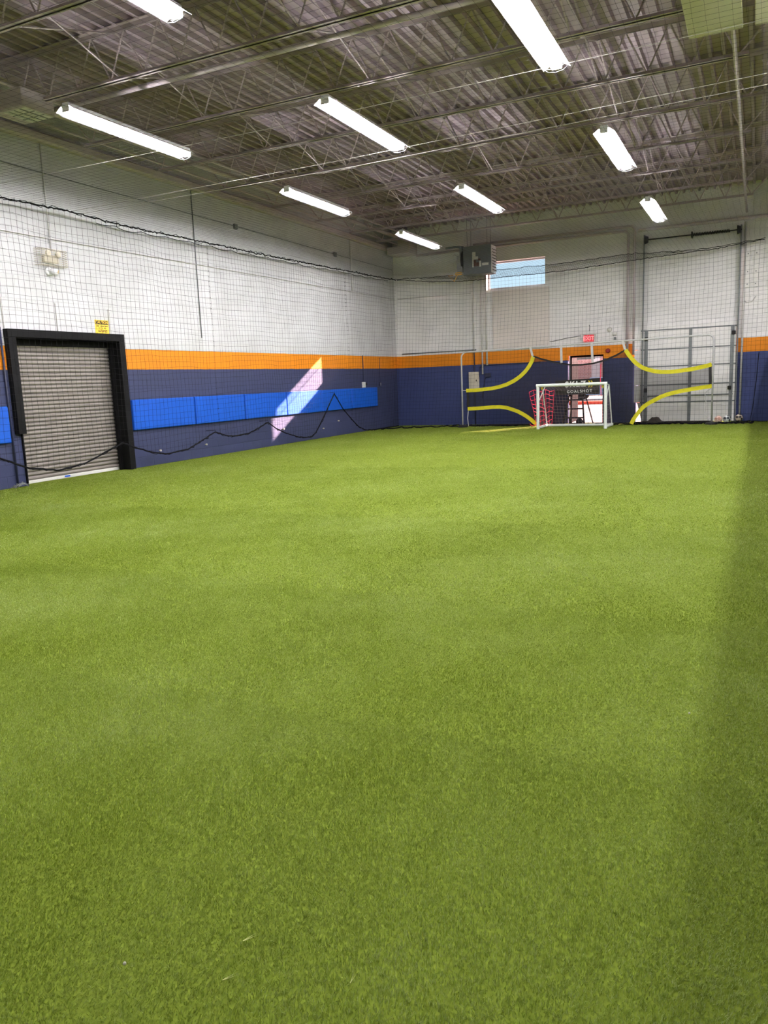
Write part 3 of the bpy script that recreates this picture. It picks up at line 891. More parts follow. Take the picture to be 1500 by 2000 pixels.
def text_mesh(name, body, size, material, parent, origin, xdir, zdir, spacing=1.0, extrude=0.002, bold=0.0, align='CENTER', shear=0.0):
    cu = bpy.data.curves.new(name, 'FONT'); cu.body = body; cu.size = size
    cu.space_character = spacing; cu.extrude = extrude; cu.offset = bold; cu.align_x = align; cu.align_y = 'CENTER'; cu.shear = shear
    tmp = bpy.data.objects.new(name + '_tmp', cu)
    COL.objects.link(tmp)
    dg = bpy.context.evaluated_depsgraph_get()
    me = bpy.data.meshes.new_from_object(tmp.evaluated_get(dg))
    bpy.data.objects.remove(tmp); bpy.data.curves.remove(cu)
    X = Vector(xdir); Z = Vector(zdir); Y = X.cross(Z) * -1
    off = Vector(origin) - Vector(parent['_w'])
    for v in me.vertices:
        p = v.co.copy()
        v.co = off + X * p.x + Z * p.y + (X.cross(Z)) * p.z
    me.materials.clear(); me.materials.append(material); me.name = name
    ob = bpy.data.objects.new(name, me); COL.objects.link(ob); ob.parent = parent
    return ob
text_mesh('sign_heading', 'CAUTION', 0.072, M['sign_yellow'], t, (0.009, 11.665, 2.936), (0, 1, 0), (0, 0, 1), 1.0, 0.001, 0.001)
g = MB()
for (z, segs) in ((2.868, ((11.53, 11.6), (11.62, 11.72), (11.735, 11.81))), (2.832, ((11.57, 11.63), (11.65, 11.69), (11.71, 11.78))), (2.786, ((11.56, 11.6), (11.61, 11.66), (11.67, 11.74), (11.75, 11.79))), (2.763, ((11.56, 11.64), (11.65, 11.72), (11.73, 11.79)))):
    for a, b_ in segs:
        q = a
        while q < b_ - 0.006:
            wd = random.uniform(0.007, 0.013); g.box(0.006, 0.008, q, min(q + wd, b_), z - 0.009, z + 0.009 - random.choice((0, 0.004))); q += wd + 0.004
g.build('sign_small_print', M['ink'], t)

# emergency light in a wire cage and the round camera under it
t = thing('emergency_light', (0.0, 10.53, 3.87), 'emergency light in a wire cage high on the white left wall', 'emergency light')
g = MB(); g.bbox(0.0, 0.08, 10.38, 10.7, 3.93, 4.06, 0.01); g.build('battery_case', M['beige'], t)
for yy_ in (10.42, 10.64):
    g = MB(); g.lathe((0.08, yy_, 4.08), [(0.02, 0), (0.055, 0.05), (0.055, 0.07), (0.045, 0.08)], 14, 'X'); g.build('lamp_head', M['beige'], t, smooth=True)
g = MB()
y0_, y1_, z0_, z1_, xd = 10.22, 10.84, 3.87, 4.15, 0.16
for k in range(9):
    z = z0_ + (z1_ - z0_) * k / 8; g.tube([(0.005, y0_, z), (xd, y0_ + 0.02, z), (xd, y1_ - 0.02, z), (0.005, y1_, z)], 0.004, 5)
for k in range(13):
    y = y0_ + 0.02 + (y1_ - y0_ - 0.04) * k / 12; g.tube([(0.005, y, z0_), (xd, y, z0_), (xd, y, z1_), (0.005, y, z1_)], 0.004, 5)
g.build('wire_cage', M['beige'], t)
t = thing('security_camera', (0.0, 10.52, 3.72), 'small round white camera on the left wall, just under the caged light', 'camera')
g = MB(); g.lathe((0.0, 10.5, 3.78), [(0.075, 0), (0.075, 0.03), (0.05, 0.05)], 18, 'X'); g.build('mount_plate', M['reflector'], t, smooth=True)
g = MB(); g.tube([(0.05, 10.5, 3.78), (0.1, 10.54, 3.77), (0.15, 10.585, 3.765)], [0.04, 0.055, 0.05], 14); g.build('camera_barrel', M['reflector'], t, smooth=True)
g = MB(); g.tube([(0.149, 10.584, 3.765), (0.155, 10.59, 3.764)], 0.03, 12); g.build('lens', M['gas'], t)

pipe_thing('wall_conduit', [(0.02, 10.6, 4.16), (0.02, 10.6, 5.98)], 0.012, M['white_pipe'], 'thin conduit rising above the caged emergency light', 'conduit', 8)
pipe_thing('wall_conduit', [(0.02, 14.7, 2.74), (0.02, 14.7, 5.98)], 0.011, M['galv'], 'thin dark vertical line on the white wall right of the caution sign', 'conduit', 8)
pipe_thing('wall_conduit', [(0.03, 9.32, 0.05), (0.03, 9.32, 2.75)], 0.018, M['navy_pipe'], 'dark vertical conduit beside the left jamb of the roll-up door', 'conduit', 8)
for (y, z0_, z1_, lab) in ((9.43, 2.73, 3.25, 'left one of three short grey studs above the roll-up door'), (10.58, 2.725, 3.22, 'middle one of three short grey studs above the roll-up door'), (11.87, 2.725, 3.2, 'right one of three short grey studs above the roll-up door, by the caution sign')):
    g = MB(); g.box(0.0, 0.025, y - 0.016, y + 0.016, z0_, z1_); tag(g.build('wall_stud', M['white_pipe']), lab, 'stud', 'studs above the roll-up door')
pipe_thing('wall_conduit', [(0.03, YF + 0.2, 4.42), (0.03, 10.2, 4.36), (0.03, 22.2, 4.42), (0.03, 25.4, 4.42)], 0.010, M['white_pipe'], 'thin horizontal white conduit along the upper left wall behind the net', 'conduit', 6)
pipe_thing('wall_conduit', [(0.03, 22.3, 4.45), (0.03, 22.3, 5.97)], 0.022, M['white_pipe'], 'white vertical conduit on the left wall near the back corner', 'conduit', 8)
for (y, z, lab) in ((16.3, 5.45, 'small grey junction box high on the left wall, front one'), (21.3, 5.42, 'small grey junction box high on the left wall near the back corner')):
    g = MB(); g.bbox(0.0, 0.06, y - 0.06, y + 0.06, z - 0.06, z + 0.06, 0.008); tag(g.build('junction_box', M['galv']), lab, 'junction box')
pipe_thing('wall_cable', [(0.02, 4.0, 5.52), (0.02, 16.2, 5.46), (0.02, 21.3, 5.43), (0.02, 25.4, 5.41)], 0.008, M['galv'], 'thin cable joining the junction boxes high on the left wall', 'cable', 6)
t = thing('wall_outlet_box', (0.0, 22.85, 1.4), 'off-white electrical box with a dark knob above the last blue pads', 'outlet box')
g = MB(); g.bbox(0.0, 0.06, 22.74, 22.9, 1.42, 1.6, 0.008); g.build('box_body', M['label'], t)
g = MB(); g.lathe((0.0, 22.95, 1.53), [(0.05, 0), (0.05, 0.06), (0.03, 0.08)], 12, 'X'); g.build('round_knob', M['ink'], t)
pipe_thing('wall_conduit', [(0.02, 22.84, 1.6), (0.02, 22.84, 2.45)], 0.012, M['navy_pipe'], 'short dark conduit rising from the off-white electrical box', 'conduit', 8)
t = thing('wall_outlet_box', (0.0, 24.1, 1.42), 'small dark outlet box on the navy wall close to the back corner', 'outlet box')
g = MB(); g.bbox(0.0, 0.05, 24.03, 24.13, 1.43, 1.58, 0.006); g.build('box_body', M['navy_pipe'], t)
g = MB(); g.box(0.05, 0.053, 24.05, 24.07, 1.46, 1.55); g.build('cover_strip', M['label'], t)
pipe_thing('wall_conduit', [(0.02, 24.08, 1.58), (0.02, 24.08, 2.4)], 0.010, M['navy_pipe'], 'short dark conduit rising from the outlet box near the back corner', 'conduit', 8)
# anchors / small pegs low on the wall, tangle by the left jamb
for (y, z, lab) in ((12.98, 0.30, 'small pale peg low on the navy wall, first right of the roll-up door'), (14.55, 0.29, 'small pale peg low on the navy wall under the second rope peak'), (17.9, 0.42, 'small pale peg low on the navy wall just right of the sun patch'), (20.05, 0.28, 'small pale peg low on the navy wall left of the high rope peak'), (21.0, 0.45, 'small pale peg low on the navy wall right of the high rope peak')):
    g = MB(); g.lathe((0.0, y, z), [(0.012, 0), (0.012, 0.03), (0.022, 0.035), (0.022, 0.05)], 10, 'X')
    tag(g.build('wall_peg', M['beige']), lab, 'peg', 'pegs low on the navy wall')
g = MB()
for k in range(5):
    pts = ragged([(0.06 + 0.03 * k, 9.18, 0.03), (0.12, 9.30 + 0.02 * k, 0.07), (0.1 + 0.03 * k, 9.42, 0.03)], 0.018, 40 + k, 0.03)
    g.tube(np.clip(pts, [0.02, 0, 0.012], [1, 99, 9]), 0.009, 5)
tag(g.build('cable_tangle', M['galv']), 'small tangle of cable on the turf left of the roll-up door', 'cable')

# ================================================================== BACK WALL ITEMS
# overhead sectional door
d = thing('door_3', (9.7, L - 0.07, 0.0), 'white sectional overhead door at the right of the back wall', 'overhead door'); d['kind'] = 'structure'
yd0, yd1 = L - 0.09, L - 0.045
seams = [0.0, 0.62, 1.15, 1.71, 2.23, 2.83]
for a, b_ in zip(seams[:-1], seams[1:]):
    g = MB()
    if a == 0: g.prism([(8.41, 0.02), (11.05, 0.02), (11.05, b_ - 0.004), (8.27, b_ - 0.004)], 'Y', yd0, yd1)   # buckled lower left corner
    else: g.bbox(8.17, 11.05, yd0, yd1, a + 0.006, b_ - 0.004, 0.006)
    g.build('door_section', M['white_wall'], d)
g = MB(); g.box(8.15, 11.07, L - 0.062, L + 0.004, 2.829, 2.93); g.box(8.15, 11.07, L - 0.043, L + 0.004, 2.74, 2.829); g.build('header_strip', M['white_wall'], d)
for (xx_, wd) in ((8.52, 0.1), (9.79, 0.09), (10.94, 0.1)):
    g = MB(); g.box(xx_ - wd / 2, xx_ + wd / 2, yd0 - 0.02, yd0, 0.02, 2.8); g.build('door_stile', M['galv'], d)
g = MB(); g.box(8.45, 11.0, yd0 - 0.025, yd0 - 0.003, 0.80, 0.835); g.build('lock_bar', M['galv'], d)
for zz_ in seams[1:-1] + [2.806]:
    g = MB(); g.box(8.36, 11.05, yd0 - 0.012, yd0 - 0.001, zz_ - 0.018, zz_ + 0.018); g.build('section_rail', M['galv'], d)
for (xx_, zz_) in ((8.52, 2.55), (10.97, 2.6), (10.9, 1.0), (8.52, 1.0)):
    g = MB(); g.bbox(xx_ - 0.05, xx_ + 0.05, yd0 - 0.06, yd0 - 0.02, zz_ - 0.05, zz_ + 0.06, 0.01); g.build('roller_bracket', M['ink'], d)
for xx_ in (8.42, 11.08):
    g = MB(); g.box(xx_ - 0.02, xx_ + 0.02, yd0 - 0.08, yd0 - 0.072, 0, 5.62); g.box(xx_ - 0.02, xx_ - 0.014, yd0 - 0.08, L, 0, 5.62)
    g.build('guide_track', M['galv'], d)
g = MB(); g.cyl((8.44, L - 0.22, 5.47), (11.1, L - 0.22, 5.47), 0.018, 8)
for xx_ in (8.49, 11.02): g.lathe((xx_, L - 0.22, 5.47), [(0.03, -0.05), (0.13, -0.05), (0.09, 0.05), (0.03, 0.05)], 16, 'X')
g.box(9.74, 9.78, L - 0.24, L, 5.40, 5.56)
g.build('torsion_shaft', M['ink'], d)
g = MB()
hel = [(9.78 + 1.0 * t_ / 240, L - 0.22 + 0.04 * math.cos(t_ * 0.6), 5.47 + 0.04 * math.sin(t_ * 0.6)) for t_ in range(241)]
g.tube(hel, 0.012, 5); g.build('torsion_spring', M['ink'], d)

# infill panel of the old opening below the window
g = MB(); g.box(3.6, 5.5, L - 0.035, L, 2.47, 4.4); struct('trim_2', g, mat('infill_paint', (224, 216, 209), 0.65, var=0.05, scale=2))

# pipes and conduits on the back wall
for (x, z0_, z1_, r_, lab) in ((2.93, 2.46, 5.4, 0.02, 'left one of the three white vertical conduits below the grey heater'), (3.22, 1.7, 5.2, 0.028, 'middle one of the three white vertical conduits below the grey heater'), (3.38, 2.0, 5.2, 0.034, 'right one of the three white vertical conduits below the grey heater')):
    pipe_thing('wall_conduit', [(x, L - 0.04, z0_), (x, L - 0.04, z1_)], r_, M['white_pipe'] if z0_ > 1 else M['navy_pipe'], lab, 'conduit', 8)
pipe_thing('wall_conduit', [(2.93, L - 0.04, 0.0), (2.93, L - 0.04, 2.44)], 0.02, M['navy_pipe'], 'dark vertical conduit running down to the floor beside the beige electrical panel', 'conduit', 8)
pipe_thing('wall_conduit', [(0.15, L - 0.03, 4.42), (2.85, L - 0.03, 4.40)], 0.011, M['white_pipe'], 'thin horizontal conduit on the back wall left of the grey heater', 'conduit', 6)
pipe_thing('wall_conduit', [(0.25, L - 0.03, 2.52), (3.0, L - 0.03, 2.53)], 0.018, M['galv'], 'dark horizontal pipe just above the orange stripe in the back corner', 'conduit', 6)
t = thing('electrical_panel', (2.92, L, 1.22), 'beige electrical panel box on the navy back wall', 'electrical panel')
g = MB(); g.bbox(2.74, 3.09, L - 0.11, L, 1.22, 1.79, 0.008); g.build('panel_case', M['beige'], t)
g = MB(); g.bbox(2.78, 3.05, L - 0.122, L - 0.11, 1.27, 1.74, 0.004); g.build('panel_door', M['beige'], t)
g = MB(); g.box(3.0, 3.03, L - 0.13, L - 0.122, 1.47, 1.53); g.build('latch', M['ink'], t)
g = MB(); g.bbox(3.31, 3.5, L - 0.09, L, 1.60, 1.74, 0.01); tag(g.build('junction_box', M['navy_pipe']), 'dark junction box right of the beige electrical panel', 'junction box')
pipe_thing('wall_conduit', [(3.2, L - 0.03, 0.9), (3.28, L - 0.03, 1.5), (3.34, L - 0.03, 1.62)], 0.014, M['navy_pipe'], 'bent dark conduit leading up to the dark junction box', 'conduit', 6)
pipe_thing('wall_conduit', [(3.08, L - 0.03, 1.6), (3.12, L - 0.03, 1.95), (3.3, L - 0.03, 2.0), (5.2, L - 0.03, 2.02)], 0.014, M['navy_pipe'], 'long dark conduit running right under the orange stripe from the electrical panel', 'conduit', 6)

# exit sign
t = thing('exit_sign', (6.77, L, 2.54), 'lit red exit sign above the open doorway', 'exit sign')
g = MB(); g.bbox(6.58, 6.96, L - 0.09, L, 2.53, 2.82, 0.01); g.build('sign_housing', M['label'], t)
g = MB(); g.box(6.615, 6.925, L - 0.096, L - 0.09, 2.565, 2.79); g.build('sign_face', M['exit_face'], t)
text_mesh('sign_letters', 'EXIT', 0.17, M['exit_red'], t, (6.77, L - 0.099, 2.675), (1, 0, 0), (0, 0, 1), 1.0, 0.002, 0.004)
g = MB()
for k in range(6):
    z = 2.50 + 0.08 * k; g.tube([(6.5, L, z), (6.5, L - 0.16, z), (7.05, L - 0.16, z), (7.05, L, z)], 0.004, 5)
for k in range(8):
    x = 6.5 + 0.0786 * k; g.tube([(x, L, 2.50), (x, L - 0.16, 2.50), (x, L - 0.16, 2.90), (x, L, 2.90)], 0.004, 5)
g.build('wire_cage', M['white_pipe'], t)
g = MB(); g.tube([(6.78, L - 0.02, 2.9), (6.79, L - 0.02, 3.05), (6.77, L - 0.02, 3.1)], 0.012, 6); g.build('feed_conduit', M['galv'], t)
pipe_thing('wall_cable', [(5.0, L - 0.02, 2.62), (5.6, L - 0.02, 2.66), (6.1, L - 0.02, 2.74), (6.5, L - 0.02, 2.78)], 0.010, M['galv'], 'loose cable running left from the exit sign', 'cable', 6)
t = thing('motion_sensor', (7.45, L, 2.62), 'small round sensor on the white wall right of the exit sign', 'sensor')
g = MB(); g.lathe((7.4, L, 2.92), [(0.075, 0), (0.075, -0.02), (0.05, -0.06)], 16, 'Y'); g.build('sensor_dome', M['label'], t, smooth=True)
g = MB(); g.bbox(7.5, 7.62, L - 0.07, L, 2.74, 2.83, 0.01); g.build('sensor_body', M['label'], t)
g = MB(); g.bbox(7.54, 7.60, L - 0.05, L, 2.60, 2.68, 0.006); tag(g.build('wall_sensor', M['galv']), 'small grey sensor below the round one, right of the exit sign', 'sensor')
g = MB(); g.lathe((7.36, L, 2.27), [(0.07, 0), (0.07, -0.05), (0.05, -0.07)], 14, 'Y'); tag(g.build('alarm_bell', mat('alarm_red', (130, 30, 26), 0.5)), 'small dark red alarm on the orange stripe right of the doorway', 'alarm')
# steel channels right of the overhead door
for (a, b_, lab) in ((11.22, 11.34, 'left one of two white steel channels on the wall right of the overhead door'), (11.44, 11.56, 'right one of two white steel channels on the wall right of the overhead door')):
    t = thing('wall_channel', ((a + b_) / 2, L, 3.86), lab, 'steel channel', 'white channels beside the overhead door')
    g = MB(); g.box(a, b_, L - 0.07, L, 3.86, 4.9); g.build('channel_body', M['white_wall'], t)
    g = MB()
    for zz_ in (3.95, 4.3, 4.8): g.lathe(((a + b_) / 2, L - 0.07, zz_), [(0.018, 0), (0.018, -0.02)], 8, 'Y')
    g.build('bolt_heads', M['galv'], t)
pipe_thing('wall_conduit', [(11.2, L - 0.03, 3.9), (11.19, L - 0.03, 3.55), (11.28, L - 0.03, 3.44), (11.42, L - 0.03, 3.46), (11.52, L - 0.03, 3.6)], 0.014, M['white_pipe'], 'white hooked conduit below the steel channels at the far right', 'conduit', 6)
pipe_thing('wall_conduit', [(11.2, L - 0.03, 0.05), (11.2, L - 0.03, 5.7)], 0.03, M['white_pipe'], 'white vertical pipe just right of the overhead door track', 'conduit', 8)
pipe_thing('hanging_cord', [(11.66, L - 0.2, 2.0), (11.62, L - 0.2, 1.2), (11.55, L - 0.3, 0.4), (11.5, L - 0.4, 0.03), (11.75, L - 0.5, 0.02), (11.95, L - 0.5, 0.02)], 0.010, M['rope'], 'thin black cord hanging down the navy wall at the far right', 'cord', 6)

# unit heater
hy0, hy1 = 24.62, 25.1
t = thing('unit_heater', (3.35, 24.85, 4.86), 'dark grey unit heater hanging from the roof beside the high window', 'heater')
g = MB(); g.bbox(2.92, 3.84, hy0, hy1, 4.89, 5.75, 0.012); g.build('heater_cabinet', M['heater'], t)
g = MB(); g.box(3.84, 3.855, hy0 + 0.02, hy1 - 0.02, 4.9, 5.73); g.build('outlet_face', M['reflector'], t)
for k in range(8):
    g = MB(); z = 5.0 + k * 0.088; g.add([(3.857, hy0 + 0.05, z), (3.9, hy0 + 0.05, z - 0.035), (3.9, hy1 - 0.05, z - 0.035), (3.857, hy1 - 0.05, z), (3.857, hy0 + 0.05, z + 0.01), (3.9, hy0 + 0.05, z - 0.025), (3.9, hy1 - 0.05, z - 0.025), (3.857, hy1 - 0.05, z + 0.01)], [(0, 1, 2, 3), (7, 6, 5, 4), (0, 4, 5, 1), (2, 6, 7, 3), (1, 5, 6, 2), (0, 3, 7, 4)])
    g.build('louvre_blade', M['ink'], t)
g = MB(); g.bbox(2.72, 2.90, hy0 - 0.02, hy0 + 0.2, 5.0, 5.5, 0.01); g.build('control_box', M['alu'], t)
g = MB(); g.lathe((2.76, 24.86, 5.35), [(0.32, 0.16), (0.32, 0.1), (0.12, 0.06), (0.1, -0.1)], 20, 'X'); g.build('fan_guard', M['ink'], t)
g = MB(); g.tube([(2.7, hy0, 5.35), (2.62, hy0 - 0.02, 5.28), (2.62, hy0, 5.12), (2.74, hy0, 5.06)], 0.012, 6); g.tube([(2.74, hy0 - 0.03, 5.5), (2.66, hy0 - 0.03, 5.56), (2.6, hy0 - 0.03, 5.5)], 0.02, 6); g.build('wiring_loop', M['label'], t)
g = MB(); g.cyl((2.82, 24.8, 5.5), (2.82, 24.8, 5.8), 0.07, 12); g.tube([(2.82, 24.8, 5.78), (2.6, 24.78, 5.8), (2.3, 24.75, 5.79)], 0.035, 8); g.build('flue_pipe', M['galv'], t)
g = MB(); g.tube([(2.88, hy0 - 0.03, 4.98), (2.7, hy0 - 0.03, 4.98), (2.66, hy0 - 0.03, 4.94)], 0.014, 6); g.tube([(2.76, hy0, 4.93), (2.42, hy0, 4.92), (2.62, hy0, 4.73), (2.72, hy0, 4.92), (2.86, hy0 + 0.05, 4.94)], 0.014, 6); g.build('gas_hose', M['gas'], t)
g = MB(); g.bbox(2.58, 2.66, hy0 - 0.02, hy0 + 0.06, 4.9, 4.98, 0.01); g.build('gas_valve', M['label'], t)
g = MB()
for a, b_, c_, d_ in ((3.23, 3.34, 5.42, 5.56), (3.23, 3.42, 5.33, 5.42), (3.55, 3.76, 5.13, 5.21), (3.46, 3.52, 5.10, 5.28), (3.23, 3.27, 5.1, 5.33)): g.box(a, b_, hy0 - 0.004, hy0, c_, d_)
g.build('white_label', M['label'], t)
g = MB()
for a, b_, c_, d_ in ((3.28, 3.35, 5.13, 5.32), (3.36, 3.45, 5.13, 5.24), (3.42, 3.5, 5.29, 5.35)): g.box(a, b_, hy0 - 0.004, hy0, c_, d_)
g.build('warning_label', M['brown_label'], t)
for xx_ in (3.05, 3.7):
    for yy_ in (hy0 + 0.06, hy1 - 0.06):
        g = MB(); g.cyl((xx_, yy_, 5.74), (xx_, yy_, 6.72), 0.008, 6); g.build('hanger_rod', M['galv'], t)

t.location = (t.location.x + 0.2, t.location.y - 0.6, t.location.z - 0.085)      # clear of the sunbeam from the window

# ================================================================== GOALS AND LOOSE THINGS
# big tube-frame target goal
FY = 24.2
t = thing('shooting_target_frame', (6.7, FY, 0.0), 'wide silver tube goal frame holding a black target sheet with yellow edges', 'target goal')
g = MB()
X0, X1, ZT0, ZT1, R = 2.93, 10.5, 2.42, 2.53, 0.16
pts = [(X0, FY, 0.02)]
pts += [(X0, FY, ZT0 - R)] + [(X0 + R - R * math.cos(a), FY, ZT0 - R + R * math.sin(a)) for a in (0.5, 1.05)] + [(X0 + R, FY, ZT0)]
pts += [(X1 - R, FY, ZT1)] + [(X1 - R + R * math.sin(a), FY, ZT1 - R + R * math.cos(a)) for a in (0.5, 1.05)] + [(X1, FY, ZT1 - R), (X1, FY, 0.02)]
g.tube(pts, 0.026, 10); g.build('tube_frame', M['frame_white'], t, smooth=True)
for xx_ in (X0, X1):
    g = MB(); g.lathe((xx_, FY, 0.0), [(0.17, 0.0), (0.17, 0.035), (0.14, 0.06), (0.05, 0.08)], 20); g.build('rubber_base', M['rubber'], t)
TL = [(3.08, 1.19), (3.4, 1.195), (3.67, 1.21), (3.95, 1.235), (4.18, 1.27), (4.45, 1.345), (4.69, 1.45), (4.89, 1.58), (5.05, 1.72), (5.17, 1.87), (5.26, 2.02), (5.31, 2.18)]
BL = [(3.12, 0.60), (3.4, 0.605), (3.66, 0.615), (3.95, 0.64), (4.21, 0.64), (4.42, 0.61), (4.61, 0.55), (4.8, 0.48), (4.97, 0.39), (5.1, 0.31), (5.23, 0.21), (5.41, 0.05)]
TR = [(8.09, 2.23), (8.17, 2.1), (8.26, 1.98), (8.35, 1.87), (8.45, 1.78), (8.58, 1.69), (8.72, 1.63), (8.92, 1.57), (9.12, 1.54), (9.35, 1.535), (9.59, 1.55), (9.95, 1.59), (10.27, 1.65), (10.46, 1.70)]
BR = [(8.28, 0.04), (8.34, 0.17), (8.42, 0.29), (8.52, 0.43), (8.63, 0.55), (8.79, 0.66), (8.95, 0.74), (9.12, 0.83), (9.32, 0.90), (9.54, 0.95), (9.76, 0.99), (10.16, 1.05), (10.48, 1.09)]
TOPC = [(5.31, 2.18), (5.55, 2.09), (5.82, 2.01), (6.05, 1.945), (6.22, 1.91), (6.5, 1.86), (6.8, 1.855), (7.14, 1.875), (7.5, 1.96), (7.81, 2.08), (8.09, 2.23)]
FS = FY + 0.02
up_edge = TL + TOPC[1:-1] + TR
lo_edge = BL + [(6.0, 0.04), (6.8, 0.04), (7.6, 0.04)] + BR
xs = np.arange(3.08, 10.47, 0.06)
def interp(e, x): return float(np.interp(x, [p[0] for p in e], [p[1] for p in e]))
rows = []
for x in xs:
    z1_ = interp(up_edge, x); z0_ = interp(lo_edge, x)
    rows.append([(x, FS + 0.03 * math.sin(k / 9 * math.pi) * math.sin(x * 1.3) + 0.012 * math.sin(x * 5 + k), z0_ + (z1_ - z0_) * k / 9) for k in range(10)])
g = MB(); g.strip(rows); g.build('target_sheet', M['target_mesh'], t, smooth=True)
def ribbon(pts2, width, y, mb):
    P = np.array(pts2); tg = np.gradient(P, axis=0); tg /= np.linalg.norm(tg, axis=1, keepdims=True)
    nn = np.stack([-tg[:, 1], tg[:, 0]], 1)
    wv = width
    a = P - nn * wv / 2; b_ = P + nn * wv / 2
    for yy_, flip in ((y - 0.012, 1), (y + 0.004, -1)):
        mb.strip([[(q[0], yy_ - 0.01 * math.sin(i * 0.9), q[1]) for i, q in enumerate(a)], [(q[0], yy_ - 0.01 * math.sin(i * 0.9 + 1), q[1]) for i, q in enumerate((a + b_) / 2)], [(q[0], yy_ - 0.008, q[1]) for q in b_]])
for e in (TL, BL, TR, BR):
    g = MB(); ribbon(e, 0.115, FS - 0.03, g); g.build('yellow_edge_band', M['yellow'], t, smooth=True)
g = MB(); ribbon(TOPC, 0.05, FS - 0.02, g); g.build('black_edge_band', M['ink'], t)
for pts2 in ([(3.13, 0.66), (3.13, 1.14)], [(10.44, 1.13), (10.42, 1.66)]):
    g = MB(); ribbon([pts2[0], ((pts2[0][0] + pts2[1][0]) / 2 + 0.0, (pts2[0][1] + pts2[1][1]) / 2), pts2[1]], 0.08, FS - 0.01, g); g.build('black_edge_band', M['ink'], t)
for (a, za, b_, zb) in ((5.22, 2.45, 5.3, 2.14), (6.18, 2.47, 6.19, 1.93), (7.1, 2.48, 7.13, 1.9), (8.0, 2.49, 8.08, 2.22)):
    g = MB(); g.box(min(a, b_) - 0.0, min(a, b_) + 0.001, FY, FY + 0.001, 0, 0.001); g = MB()
    w_ = 0.035
    g.add([(a - w_, FY - 0.03, za + 0.02), (a + w_, FY - 0.03, za + 0.02), (b_ + w_, FY - 0.015, zb), (b_ - w_, FY - 0.015, zb), (a - w_, FY - 0.022, za + 0.02), (a + w_, FY - 0.022, za + 0.02), (b_ + w_, FY - 0.007, zb), (b_ - w_, FY - 0.007, zb)], [(0, 1, 2, 3), (7, 6, 5, 4), (0, 4, 5, 1), (1, 5, 6, 2), (2, 6, 7, 3), (3, 7, 4, 0)])
    g.build('hanging_strap', M['strap'], t)
for pts in ([(2.95, FY, 1.2), (3.1, FS - 0.01, 1.19)], [(3.13, FS, 0.56), (3.1, FS - 0.02, 0.3), (3.12, FS, 0.04)], [(10.5, FY, 1.74), (10.44, FS, 1.7)], [(10.5, FY, 1.1), (10.46, FS, 1.09)], [(10.48, FY, 1.05), (10.3, FS, 0.9), (10.34, FS, 0.6), (10.3, FS, 0.3), (10.45, FS, 0.1)]):
    g = MB(); g.tube(pts, 0.012, 6); g.build('side_tie', M['strap'], t)
# banner patch and lettering sewn to the sheet
g = MB(); g.strip([[(6.0, FS - 0.05, 0.96), (7.35, FS - 0.05, 0.96)], [(6.0, FS - 0.05, 1.40), (7.35, FS - 0.05, 1.44)]]); g.strip([[(6.0, FS - 0.047, 0.96), (7.35, FS - 0.047, 0.96)], [(6.0, FS - 0.047, 1.40), (7.35, FS - 0.047, 1.44)]])
g.build('banner_patch', M['ink'], t)
text_mesh('banner_name', 'SKLZ', 0.24, M['letter'], t, (6.62, FS - 0.055, 1.27), (1, 0, 0.02), (0, 0, 1), 1.25, 0.001, 0.006)
text_mesh('banner_subtitle', 'GOALSHOT', 0.12, M['letter'], t, (6.74, FS - 0.055, 1.055), (1, 0, 0.02), (0, 0, 1), 1.3, 0.001, 0.001)
g = MB()
for dx in (0.0, 0.075):
    g.add([(7.0 + dx, FS - 0.056, 1.37), (7.04 + dx, FS - 0.056, 1.37), (7.1 + dx, FS - 0.056, 1.27), (7.04 + dx, FS - 0.056, 1.17), (7.0 + dx, FS - 0.056, 1.17), (7.06 + dx, FS - 0.056, 1.27)], [(0, 5, 2, 1), (5, 4, 3, 2)])
g.build('banner_chevrons', M['chevron'], t)

# small white training goal
t = thing('small_goal', (6.77, 23.4, 0.0), 'small white metal goal on the turf in front of the open doorway', 'goal')
gx0, gx1, gy0, gy1, gh, rr = 5.79, 7.75, 22.85, 23.95, 1.285, 0.045
g = MB(); g.tube([(gx0, gy0, 0.0), (gx0, gy0, gh - 0.0)], rr, 12); g.build('goal_post', M['goal_white'], t)
g = MB(); g.tube([(gx1, gy0, 0.0), (gx1, gy0, gh - 0.0)], rr, 12); g.build('goal_post', M['goal_white'], t)
g = MB(); g.tube([(gx0 - rr, gy0, gh), (gx1 + rr, gy0, gh)], rr, 12); g.build('crossbar', M['goal_white'], t)
for xx_ in (gx0, gx1):
    g = MB(); g.tube([(xx_, gy0 + 0.04, 0.045), (xx_, gy1, 0.045)], 0.04, 10); g.build('side_bar', M['goal_white'], t)
    g = MB(); g.tube([(xx_, gy0 + 0.5, gh - 0.02), (xx_, gy0 + 0.03, gh - 0.55)] if False else [(xx_ + (0.08 if xx_ < 6 else -0.0), gy0 + 0.55, gh - 0.05), (xx_, gy0 + 0.03, gh - 0.5)], 0.016, 8); g.build('brace', M['goal_white'], t)
    g = MB(); g.tube([(xx_, gy0, gh), (xx_, gy0 + 0.55, gh - 0.05), (xx_, gy1, 0.06)], 0.018, 8); g.build('rear_stay', M['goal_white'], t)
g = MB(); g.tube([(gx0 - 0.04, gy1, 0.045), (gx1 + 0.04, gy1, 0.045)], 0.04, 10); g.build('ground_bar', M['goal_white'], t)
for xx_ in (gx0 + 0.09, gx1 - 0.12):
    g = MB(); g.bbox(xx_, xx_ + 0.06, gy0 + 0.03, gy0 + 0.06, gh - 0.12, gh - 0.05, 0.005); g.build('yellow_clip', M['chevron'], t)
paths = []
